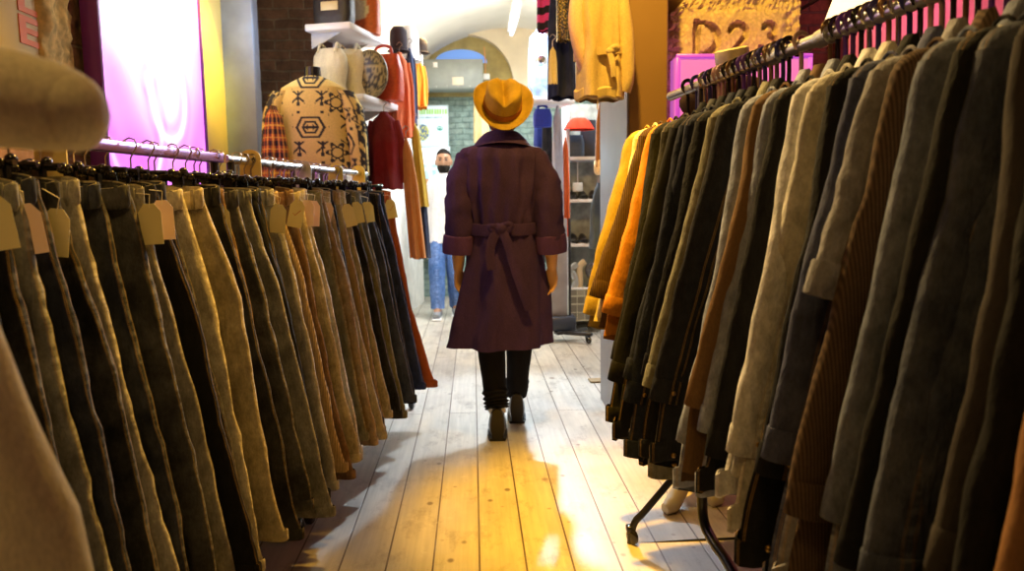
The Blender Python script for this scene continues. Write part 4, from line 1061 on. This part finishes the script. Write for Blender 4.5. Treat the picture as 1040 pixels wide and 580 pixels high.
# vests on busts on lower shelf, snakeskin bag, red handbag
for q, (px, lab) in enumerate(((337, 'cream vest top on a torso form beside the sweater'), (357, 'off-white strappy top on a torso form beside the snakeskin bag'))):
    Yq = 5.32 + q * .15; p = P(px, 100, Yq); t = thing('torso_form', lab, 'display torso', (p.x, Yq, s2.z + .0235 if q else s2.z - .0), SA)
    vt = cloth('vest_cotton', (.72, .66, .48), 0, None)
    hgt = .33
    MB().grid(loft_cloth([(0., 0, 0, hgt, .085, .05), (.2, 0, 0, hgt * .85, .115, .075), (.45, 0, 0, hgt * .62, .12, .09), (.75, 0, 0, hgt * .3, .1, .07), (1., 0, 0, 0, .125, .085)], 32, 24), True, True, True).build('vest', vt, t)
    for s_ in (-1, 1): MB().tube(crv([(s_ * .06, -.05, hgt * .92), (s_ * .06, -.02, hgt * 1.1), (s_ * .055, .04, hgt * 1.06)], 4), .009, 8).build('strap', vt, t)
def snake(u, v): return (.03, .025, .02) if abs(sn(u * 42, v * 16)) < .12 or sn(u * 60, v * 22, 4) > .3 else (.34, .27, .12)
p = P(377, 104, 5.45); t = thing('snakeskin_bag', 'round snakeskin-print bag on the lower shelf', 'bag', (p.x, 5.45, sz2), SA)
rows = []; cols = []
for j in range(30):
    a = PI * j / 29
    for q in range(64): cols.append(snake(q / 64, j / 29))
    rows.append([(.13 * math.sin(a) * math.cos(2 * PI * q / 64), .05 * math.sin(a) ** .6 * math.sin(2 * PI * q / 64), .165 - .165 * math.cos(a)) for q in range(64)])
MB().grid(rows, True, col=cols).build('bag_body', attrmat('snake_print', .4, 40, .3), t)
bagbox('red_handbag', 'orange-red handbag with a raised handle on the lower shelf', 391, 104, 5.6, .27, .32, .16, (.62, .07, .02), None, handle=(.5, .04, .02), z=sz2)
# things hanging under the lower shelf and further back
drape('maroon_jacket', 'maroon jacket hanging below the lower shelf', 'jacket', 372, 410, 114, 192, 5.5, (.16, .012, .02), .22, .6, 1., sleeves=True)
drape('sequin_blouse', 'glossy black sequin top hanging beside the maroon jacket', 'top', 360, 377, 120, 188, 5.35, (.01, .01, .012), .12, .7, 1., mat=plain('wet_black', (.012, .014, .02), .12, .3, scale=90, var=.6))
def hat_thing(name, label, px, py, Y, r, rgb, h):
    p = P(px, py, Y); t = thing(name, label, 'hat', p)
    MB().lathe([(0, h), (r * .5, h * .97), (r * .75, h * .8), (r * .8, h * .4), (r * .78, 0)], 28).build('crown', cloth(name + '_felt', rgb, 0, None), t)
    MB().lathe([(r * .7, .0), (r * 1.02, -.012), (r * 1.05, -.02), (r * .75, -.01)], 28).build('brim', cloth(name + '_felt', rgb, 0, None), t)
    MB().tube([(0, 0, h * .3), (0, 0, -.22)], .012, 8).build('stand', chrome, t)
    return t
hat_thing('bowler_hat', 'dark grey hat on a stand above the orange jackets', 405, 50, 6.1, .085, (.06, .05, .06), .17)
hat_thing('peaked_hat', 'small dark peaked cap behind the pale hat', 428, 52, 7.0, .07, (.05, .04, .04), .11)
hat_thing('pale_hat', 'fluffy white hat between the two dark hats', 416, 60, 6.4, .1, (.88, .86, .84), .26)
drape('coral_jacket', 'coral orange jacket with a pale collar in left hanging row', 'jacket', 394, 420, 54, 140, 5.9, (.78, .2, .09), .25, .55, 1., sleeves=True)
drape('navy_jacket', 'navy jacket hanging right behind the coral one', 'jacket', 410, 424, 50, 127, 6.2, (.035, .05, .11), .25, .55, 1., sleeves=True)
drape('orange_jacket', 'bright orange windbreaker hanging beneath the small cap', 'jacket', 417, 434, 62, 110, 6.8, (.85, .3, .03), .25, .6, 1., sleeves=True, group=None)
drape('brown_dress', 'long rust-brown dress hanging at the left row', 'dress', 404, 424, 140, 262, 5.3, (.38, .15, .04), .16, .5, 1., shift=.06)
drape('mustard_scarf', 'long mustard scarf hanging beside the rust-brown dress', 'scarf', 415, 428, 125, 210, 5.9, (.55, .38, .06), .12, .8, 1., shift=.06)
drape('navy_coat', 'long navy coat at the end of the left row', 'coat', 418, 434, 165, 262, 6.0, (.03, .04, .08), .2, .6, 1., shift=.03)

# --- far end: shutter box, posters, lit shelving
t = thing('shutter_box', 'grey metal roller shutter box above the far doorway', 'shutter box', P(460, 92, 9.4))
bw = (490 - 430) / F * 9.4; bh = 28 / F * 9.4
MB().box((0, 0, bh / 2), (bw, .35, bh), .012).build('housing', plain('grey_green_metal', (.28, .30, .27), .5), t)
MB().box((-bw * .12 + .15, -.18, bh * .25), (.13, .01, .09), .003).build('notice', plain('beige_notice', (.75, .62, .45), .6), t)
MB().box((-bw * .27, -.18, bh * .8), (.05, .01, .06), .003).build('sensor', plain('white_plastic', (.85, .82, .75), .5), t)
for q in range(6): MB().ball((-bw * .45 + q * bw * .18, -.178, bh * .08), .008, 5).build('bolt', chrome, t)
MB().box((-bw / 2 - .07, .0, bh / 2 + .01), (.14, .34, bh), .01).build('side_cover', plain('yellowed_panel', (.62, .55, .22), .6), t)
t = thing('window_arch', 'blue rounded glass fanlight above the shutter box', 'window', P(468, 64, 9.7))
t['kind'] = 'structure'
MB().poly([(.28 * math.cos(PI * q / 16) * 1.15, .16 * math.sin(PI * q / 16)) for q in range(17)], .03).build('pane', emis('blue_daylight', (.12, .25, .6), .9), t)
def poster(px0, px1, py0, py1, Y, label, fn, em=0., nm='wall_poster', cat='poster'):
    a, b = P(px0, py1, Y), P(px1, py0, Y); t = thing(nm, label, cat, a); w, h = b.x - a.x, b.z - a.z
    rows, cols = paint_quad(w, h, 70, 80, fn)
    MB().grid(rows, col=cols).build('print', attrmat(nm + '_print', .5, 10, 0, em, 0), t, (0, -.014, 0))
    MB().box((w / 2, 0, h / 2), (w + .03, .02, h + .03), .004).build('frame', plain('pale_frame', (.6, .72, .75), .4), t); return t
def p1(u, v):
    c = (.72, .86, .9)
    if v > .8 and abs((u * 13) % 1 - .5) < .36 and v < .93: c = (.35, .65, .15)
    if math.hypot((u - .28) * 1.1, v - .35) < .2: c = (.12, .2, .32) if sn(u * 20, v * 20) < .1 else (.7, .7, .15)
    if math.hypot((u - .78), (v - .45) * 1.4) < .09 and sn(u * 50, v * 20) > -.15: c = (.05, .3, .25)
    if abs(v - .72) < .02 and .2 < u < .85 and sn(u * 90, 1) > -.1: c = (.3, .45, .5)
    return c
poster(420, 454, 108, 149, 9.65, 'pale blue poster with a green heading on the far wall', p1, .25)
def p2(u, v):
    c = Vector((.55, .85, .9)); k = sn(u * 9, v * 9); c = c * (.75 + .5 * k); 
    if v > .86: c = Vector((.85, .95, 1))
    if (v * 5) % 1 < .07: c = Vector((.9, .95, 1))
    return tuple(c)
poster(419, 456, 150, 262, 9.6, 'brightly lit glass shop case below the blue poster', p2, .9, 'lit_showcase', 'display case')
drape('tan_garment', 'tan striped garment hanging beside the hat at the far wall', 'garment', 480, 497, 98, 145, 8.6, (.5, .38, .18), .15, .8, 1.)
# exposed cable and switch on the arch
t = thing('junction_box', 'white junction box with a cable on the far arch', 'junction box', P(493, 78, 9.5))
MB().box((0, 0, 0), (.1, .05, .07), .006).build('cover', plain('white_plastic', (.85, .82, .75), .5), t)
MB().tube(crv([(0, 0, .03), (0, .0, .2), (-.01, 0, .35)], 4), .008, 6).build('cable', plain('cable', (.7, .3, .1), .5), t)
# floor-level crowd goods at left far: shoes box
# --- right rear
drape('striped_scarf', 'pink and black striped knitted scarf hanging near the ceiling', 'scarf', 545, 567, -40, 32, 5.6, (.7, .05, .25), .1, .9, 1.05, mat=attrmat('striped_knit', .9, 90, .4), colfn=lambda u, v: (.015, .012, .018) if ((v + .02 * math.cos(u * 6.283)) * 4.6) % 1 < .5 else (.75, .06, .28), n=60, m=120)
drape('blue_dress', 'shiny pale blue dress hanging below the striped scarf', 'dress', 535, 561, 30, 104, 6.62, (.2, .35, .8), .18, .75, 1.0, mat=plain('blue_satin', (.35, .5, .85), .25, .2, scale=14, var=.5))
drape('navy_dress', 'navy blue dress hanging between satin dress and belted jacket', 'dress', 555, 585, -20, 100, 5.2, (.012, .016, .05), .2, .7, 1.)
drape('sequin_scarf', 'black scarf with gold sequins draped over the navy dress', 'scarf', 564, 580, -30, 42, 5.05, (.02, .015, .01), .08, .9, .9, mat=attrmat('gold_sequins', .3, 60, .3), colfn=lambda u, v: (.75, .5, .1) if sn(u * 60, v * 50) > .28 else (.015, .012, .01), n=90, m=90)
drape('gold_scarf', 'pale gold lace scarf hanging in front of the navy dress', 'scarf', 556, 567, 48, 85, 5.0, (.6, .5, .25), .05, .5, .9)
# tan belted jacket by the pillar
t = drape('belted_jacket', 'tan belted cotton jacket with a gathered hem hanging at the pillar', 'jacket', 584, 632, -50, 100, 3.62, (.62, .47, .22), .2, .75, 1.0, folds=4, m=50)
bz = P(600, 55, 3.62).z - t.location.z
tanm = cloth('belted_jacket_cloth', (.62, .47, .22), .15, None)
w = .115
MB().grid([[((w + k) * math.cos(2 * PI * q / 40), (.085 + k) * math.sin(2 * PI * q / 40), bz + dz + .012 * math.cos(2 * PI * q / 40)) for q in range(40)] for dz, k in ((-.02, -.01), (-.018, .004), (.018, .004), (.02, -.01))], True).build('belt', tanm, t)
mb = MB(); mb.ball((.035, -.10, bz - .005), .015, 8, (1.4, .7, 1)); mb.tube(crv([(.035, -.1, bz), (.055, -.105, bz + .012), (.07, -.10, bz + .004), (.035, -.1, bz - .01)], 4), .013, 8, flat=.5); mb.tube(crv([(.03, -.1, bz), (.045, -.11, bz - .07), (.05, -.11, bz - .12)], 4), .014, 8, flat=.35); mb.build('belt_knot', tanm, t)
MB().grid([[((.108 + k) * math.cos(2 * PI * q / 60), (.085 + k) * math.sin(2 * PI * q / 60) * (1 + .1 * math.sin(q * .9)), .012 + dz + .006 * math.sin(q * .7)) for q in range(60)] for dz, k in ((-.02, -.01), (-.015, .008), (.02, .01), (.03, -.004))], True).build('gathered_hem', tanm, t)
MB().tube(crv([(-.09, 0, .5), (-.11, -.02, .34), (-.085, -.03, .2), (-.06, -.02, .12)], 6), .035, 12).build('sleeve', cloth('pinkish_lining', (.75, .5, .35), 0, None), t)
MB().tube(crv([(.085, -.02, .52), (.12, -.03, .3), (.125, -.03, .1), (.11, -.02, .03)], 6), .034, 12).build('sleeve', tanm, t)
MB().tube([(-.02, -.09, .0), (-.022, -.09, -.06)], .003, 6).build('drawstring', tanm, t)
# white shelf on the right, blue bags below
t = thing('wall_shelf', 'white angled shelf edge behind the satin dress', 'shelf', P(556, 104, 6.6), .25)
MB().box((0, 0, 0), (.38, .3, .05), .004).build('board', white_l, t)
bagbox('blue_bag', 'small royal blue bag hanging under the white angled shelf', 551, 127, 6.6, .16, .15, .1, (.02, .05, .5), rz=0, z=P(556, 104, 6.6).z - .025 - .18, handle=(.02, .05, .45))
# trousers and coats hanging below
RG = 'garments hanging behind the walking person'
drape('grey_trousers', 'silvery grey trousers hanging beside the shelving unit', 'trousers', 560, 573, 108, 238, 6.6, (.42, .42, .5), .12, .7, 1., folds=3)
drape('blue_shirt', 'dark blue shirt hanging behind the coat shoulder', 'shirt', 541, 556, 112, 190, 6.9, (.03, .05, .25), .14, .7, 1.)
drape('black_coat', 'long black coat hanging left of the grey trousers', 'coat', 549, 563, 112, 250, 6.8, (.02, .02, .024), .16, .7, 1.)
drape('orange_dress', 'narrow orange-red dress beside the white shelving post', 'dress', 570, 579, 140, 240, 6.75, (.75, .13, .03), .1, .6, 1.)
# rolling stand base in front of shelving
t = thing('display_stand', 'grey metal display stand on castors right of the coat', 'display stand', (P(566, 330, 6.5).x, 6.5, 0))
MB().box((0, 0, .62), (.17, .10, .86), .006).build('panel', plain('grey_brown_panel', (.30, .28, .3), .35, .3), t)
MB().tube([(.11, 0, .15), (.11, 0, 1.05)], .012, 10).build('pole', metal_d, t); MB().tube([(-.11, 0, .15), (-.11, 0, 1.05)], .012, 10).build('pole', metal_d, t)
MB().box((0, 0, .16), (.3, .2, .12), .008).build('base', plain('blue_black_metal', (.03, .04, .07), .35), t)
for a_ in (-.5, .6): MB().box((.12, -.08 + a_ * .1, .085), (.34, .045, .03), .006, Matrix.Rotation(a_, 3, 'Z')).build('foot', metal_d, t)
for x_, y_ in ((.26, -.02), (.24, -.2), (-.12, .05)):
    MB().lathe([(0, -.012), (.028, -.012), (.034, 0), (.028, .012), (0, .012)], 18).build('caster', blackp, t, (x_, y_, .035), (0, PI / 2, .4))
# shelving unit
uX0, uX1 = P(577, 200, 7.0).x, 1.42; UY = 7.0
t = thing('shelving_unit', 'white open shelving unit with shoes beside the grey pillar', 'shelving unit', (uX0, UY, 0)); UW = uX1 - uX0
for x_ in (0, UW): MB().box((x_, .16, 1.05), (.028, .36, 2.1), .003).build('side_panel', white_l, t)
levels = [P(590, y, UY).z for y in (161, 204, 249, 296)]
for z in levels[:3]: MB().box((UW / 2, .16, z), (UW, .36, .03), .003).build('shelf', white_l, t)
MB().box((UW / 2, .34, 1.05), (UW, .02, 2.1), .002).build('back_panel', plain('grey_back', (.34, .36, .33), .8, var=.3, scale=14), t)
MB().box((UW / 2, .16, .12), (UW, .36, .03), .003).build('bottom_board', white_l, t)
shoe_m = plain('shoe_leather', (.015, .014, .016), .3)
def shoe_mesh():
    mb = MB(); rows = []
    for q in range(9):
        u = q / 8; hw = .03 + .014 * math.sin(PI * (u * .85 + .1)) - .02 * smooth((u - .8) / .2); hh = lerp(.085, .04, smooth(u * 2))
        rows.append([(hw * math.cos(2 * PI * a / 12), -.13 + .26 * u, max(0, hh / 2 + hh / 2 * math.sin(2 * PI * a / 12))) for a in range(12)])
    mb.grid(rows, True, True, True); return mb.mesh('shoe', shoe_m)
sme = shoe_mesh()
for z, nm in ((levels[1], 'middle'), (levels[2], 'lower')):
    for q in range(5):
        o = inst('shoe', sme, None, (uX0 + .07 + q * .09, UY + .1, z + .016), (0, 0, PI + .2 * math.sin(q * 3)))
        tag(o, 'black shoe on the %s shelf of the shelving unit, %s from the aisle' % (nm, 'nearest' if q == 0 else ORD[q]), 'shoe', 'black shoes on the shelving unit')
# items on the top shelf: dark bags, red hat
bagbox('black_handbag', 'blue-black handbag standing on the shelving unit top shelf', 584, 160, 7.1, .17, .2, .12, (.03, .05, .09), rz=0, z=levels[0] + .016)
bagbox('black_tote', 'tall black tote bag next to the blue-black handbag', 598, 160, 7.15, .16, .34, .12, (.012, .012, .02), rz=0, z=levels[0] + .016)
p = P(588, 130, 6.9)
t = thing('felt_hat', 'red felt hat on top of the hanging bags by the shelving', 'hat', p); rm_ = cloth('red_felt', (.7, .05, .02), 0, None)
MB().lathe([(0, .09), (.06, .085), (.1, .05), (.13, .0), (.14, -.015), (.12, -.012)], 28).build('crown', rm_, t)
# plug socket dangling label inside unit
t = thing('swing_tag', 'pale grey card dangling by a cord under the top shelf', 'tag', P(587, 190, 7.0) + Vector((0, .02, 0)))
MB().box((0, 0, 0), (.09, .01, .08), .003).build('card', plain('pale_card', (.6, .65, .68), .5), t); MB().tube([(0, 0, .04), (.0, 0, .24)], .003, 6).build('cord', white_l, t)
# glass fronted box with a grid of wallets, heap of chains above
bz0, bz1 = P(590, 326, 6.85).z, P(590, 293, 6.85).z
def wallets(u, v):
    gx, gy = (u * 6) % 1, (v * 4) % 1
    if gx < .12 or gy < .14: return (.52, .52, .42)
    k = .12 + .3 * abs(sn(math.floor(u * 6) * 3.7, math.floor(v * 4) * 5.1)); return (k, k * .95, k * .8)
t = thing('display_case', 'glass-fronted case with a grid of small compartments on the floor', 'display case', (P(578, 326, 6.85).x, 6.85, bz0)); wd = .42
rows, cols = paint_quad(wd, bz1 - bz0, 80, 50, wallets)
MB().grid(rows, col=cols).build('compartments', attrmat('compartment_print', .4, 10, 0, 0, 0), t)
MB().box((wd / 2, .12, (bz1 - bz0) / 2), (wd, .22, bz1 - bz0), .004).build('box', plain('case_box', (.5, .5, .42), .5), t)
MB().box((wd / 2, -.012, bz1 - bz0), (wd + .02, .02, .02), .003).build('rim', white_l, t)
for q in range(4):
    mb = MB(); pp = P(583 + q * 8, 285 - 3 * (q % 2), 6.95)
    mb.tube(crv([(-.02, 0, -.09), (.02 * (-1) ** q, -.01, .0), (-.02, .0, .1), (.03, .0, .15)], 5), [.03 + .008 * sn(k * .9, q) for k in range(16)], 10)
    o = mb.build('folded_belt', plain('belt_%d' % q, [(.3, .32, .34), (.55, .42, .25), (.08, .08, .09), (.5, .5, .5)][q], .4), None, pp)
    tag(o, ['grey', 'tan', 'black', 'pale grey'][q] + ' rolled belt standing above the compartment case', 'belt', 'rolled belts above the case')
# sheepskin coat sleeve and slate cloth by the pillar
t = drape('sheepskin_coat', 'brown sheepskin coat with cream fleece hem behind the pillar', 'coat', 604, 622, 92, 170, 5.2, (.30, .13, .04), .16, .35, 1., sleeves=False, n=40)
MB().tube([(0, 0, -.05), (0, 0, -.03), (0, 0, .04), (0, 0, .055)], [.05, .066, .066, .05], 16).build('fleece_cuff', cloth('cream_fleece', (.8, .62, .35), 0, None, weave=.6), t)
drape('slate_bag', 'slate blue cloth bag hanging below the sheepskin coat', 'bag', 598, 618, 186, 252, 5.6, (.09, .12, .15), .1, .35, 1.)

# ------------------------------------------------------------------ nearest left garment
t = thing('cream_jacket', 'cream cotton jacket hanging very close at the left edge', 'jacket', (-.56, .82, 0))
cm = cloth('cream_cotton', (.86, .79, .66), 0, None, weave=.15)
def wv(px, py, Y): p = P(px, py, Y); return (p.x + .56, Y - .82, p.z)
path = crv([wv(-150, 95, .82), wv(-80, 92, .8), wv(-10, 98, .78), wv(45, 107, .77), wv(75, 114, .765)], 6)
nP = len(path)
mb = MB(); mb.tube(path, [lerp(.055, .037, (q / (nP - 1)) ** 1.5) * (1 + .025 * sn(q * .6, 3)) for q in range(nP)], 20)
mb.ball(path[-1], .0375, 10, (.8, 1, 1)); mb.build('sleeve', cm, t)
secs = [(0., -.06, 0, 1.38, .04, .04), (.08, -.07, 0, 1.33, .12, .06), (.4, -.07, 0, 1.14, .10, .07), (.62, -.06, 0, .99, .135, .08), (.8, -.04, 0, .87, .155, .09), (1., -.03, 0, .68, .165, .09)]
MB().grid(loft_cloth(secs, 48, 40, lambda th, t_: .07 * math.sin(4 * th + 1) * t_ + .05 * sn(th * 1.5, t_ * 3)), True, True).build('jacket_body', cm, t)
h = thing('garment_stand', 'slim steel stand holding the cream jacket at the left edge', 'garment stand', (-.62, .82, 0))
MB().tube([(0, 0, .02), (0, 0, 1.42)], .01, 10).build('pole', metal_d, h); MB().lathe([(0, .02), (.13, .018), (.14, 0), (0, 0)], 28).build('base_plate', metal_d, h)

# ------------------------------------------------------------------ lamps
def lamp(kind, name, loc, energy, rgb, size=.3, target=None, spot=1.2, blend=.6):
    l = bpy.data.lights.new(name, kind); l.energy = energy; l.color = rgb
    if kind == 'AREA': l.size = size
    else: l.shadow_soft_size = size
    if kind == 'SPOT': l.spot_size = spot; l.spot_blend = blend
    o = bpy.data.objects.new(name, l); COL.objects.link(o); o.location = loc
    if target is not None: o.rotation_euler = (Vector(target) - Vector(loc)).to_track_quat('-Z', 'Y').to_euler()
    return o
YEL = (1., .55, .085)
# warm ceiling spots over the near aisle
lamp('SPOT', 'warm_spot', (-.1, 2.2, 3.3), 1000, (1., .52, .03), .05, (.45, 2.85, 0), .54, .8)
lamp('SPOT', 'left_rack_spot', (.15, 3.2, 3.2), 640, YEL, .08, (-1.0, 2.15, 1.3), .95, .9)
lamp('SPOT', 'right_rack_spot', (-.2, 3.15, 3.2), 800, (1., .64, .2), .08, (.85, 1.75, 1.15), .95, .9)
lamp('AREA', 'warm_entrance_lamp', (-.5, .5, 3.2), 13, (1., .6, .16), .2, (-.1, 2.2, .6))
lamp('SPOT', 'warm_wall_spot', (.47, 2.85, 3.15), 230, (1., .56, .08), .05, (1.15, 3.9, 1.9), 1.8, .8)
# cool lamp shining down the aisle towards the camera
lp = P(549, 62, 6.45)
lamp('SPOT', 'cool_spot', lp + Vector((0, -.1, 0)), 560, (.66, .82, 1.), .05, (.1, 3.4, .0), 1.1, .6)
t = thing('spot_lamp', 'dazzling white spot lamp beside the satin dress', 'lamp', lp)
MB().ball((0, 0, 0), .035, 10).build('bulb', emis('lamp_bulb', (.8, .9, 1.), 60), t)
MB().lathe([(.045, -.02), (.05, .03), (.03, .09), (0, .095)], 20).build('housing', chrome, t, rot=(PI / 2, 0, 0))
# white strip lights of the rear room
for y, x in ((6.4, .55), (7.9, .45)):
    t = thing('ceiling_light', {6.4: 'white fluorescent tube on the nearer stretch of the vault', 7.9: 'white fluorescent tube on the deeper stretch of the vault'}[y], 'ceiling light', (x, y, 2.98))
    MB().tube([(0, -.55, 0), (0, .55, 0)], .02, 12).build('tube', emis('fluorescent_%d' % y, (.92, .95, 1.), 6), t)
    MB().box((0, 0, .05), (.09, 1.2, .05), .006).build('fitting', white_l, t)
    lamp('AREA', 'rear_room_light', (x, y, 2.9), 50, (.80, .90, 1.), .7, (x, y, 0))
    lamp('POINT', 'rear_room_glow', (x, y, 2.75), 18, (1., .95, .85), .15)
lamp('POINT', 'warm_vault_fill', (-.35, 7.0, 2.7), 26, (1., .72, .3), .06)  # added point light to yellow the left of the vault, no fitting
lamp('AREA', 'showcase_glow', (-.45, 9.0, 1.6), 5, (.6, .9, 1.), .5, (-.3, 7, 1.2))
lamp('SPOT', 'warm_post_lamp', (-1.0, 4.35, 2.9), 190, (1., .78, .04), .05, (-1.6, 4.78, 2.1), .55, .7)
lamp('POINT', 'post_cool_fill', (-1.2, 4.85, 2.3), 6, (.6, .8, 1.), .05)  # added cool light to brighten the post, without a source of its own
lamp('POINT', 'sweater_lamp', (-.9, 4.2, 2.7), 17, (1., .66, .14), .08)
lamp('POINT', 'pink_room_lamp', (2.6, 3.9, 2.2), 12, (1., .3, .5), .1)
# lamp with cream shade behind the right rail
p = P(868, 4, 3.6)
t = thing('wall_lamp', 'cream lampshade glowing behind the row of hangers', 'lamp', p)
MB().lathe([(.07, .1), (.13, -.07), (.125, -.07), (.066, .1)], 28).build('lamp_shade', N('glowing_shade').set(Base_Color=(.9, .8, .6), Emission_Color=(1., .82, .5), Emission_Strength=1.6), t)
MB().tube([(0, 0, .08), (0, .3, .12), (0, .8, .12)], .01, 8).build('arm', metal_d, t)
wd_ = bpy.data.worlds.new('world'); S.world = wd_; wd_.use_nodes = True
wd_.node_tree.nodes['Background'].inputs[0].default_value = (.9, .7, .5, 1); wd_.node_tree.nodes['Background'].inputs[1].default_value = .02
S.view_settings.view_transform = 'Standard'; S.view_settings.look = 'None'; S.view_settings.gamma = 1; S.view_settings.exposure = .0
try: S.view_settings.use_curve_mapping = False
except Exception: pass
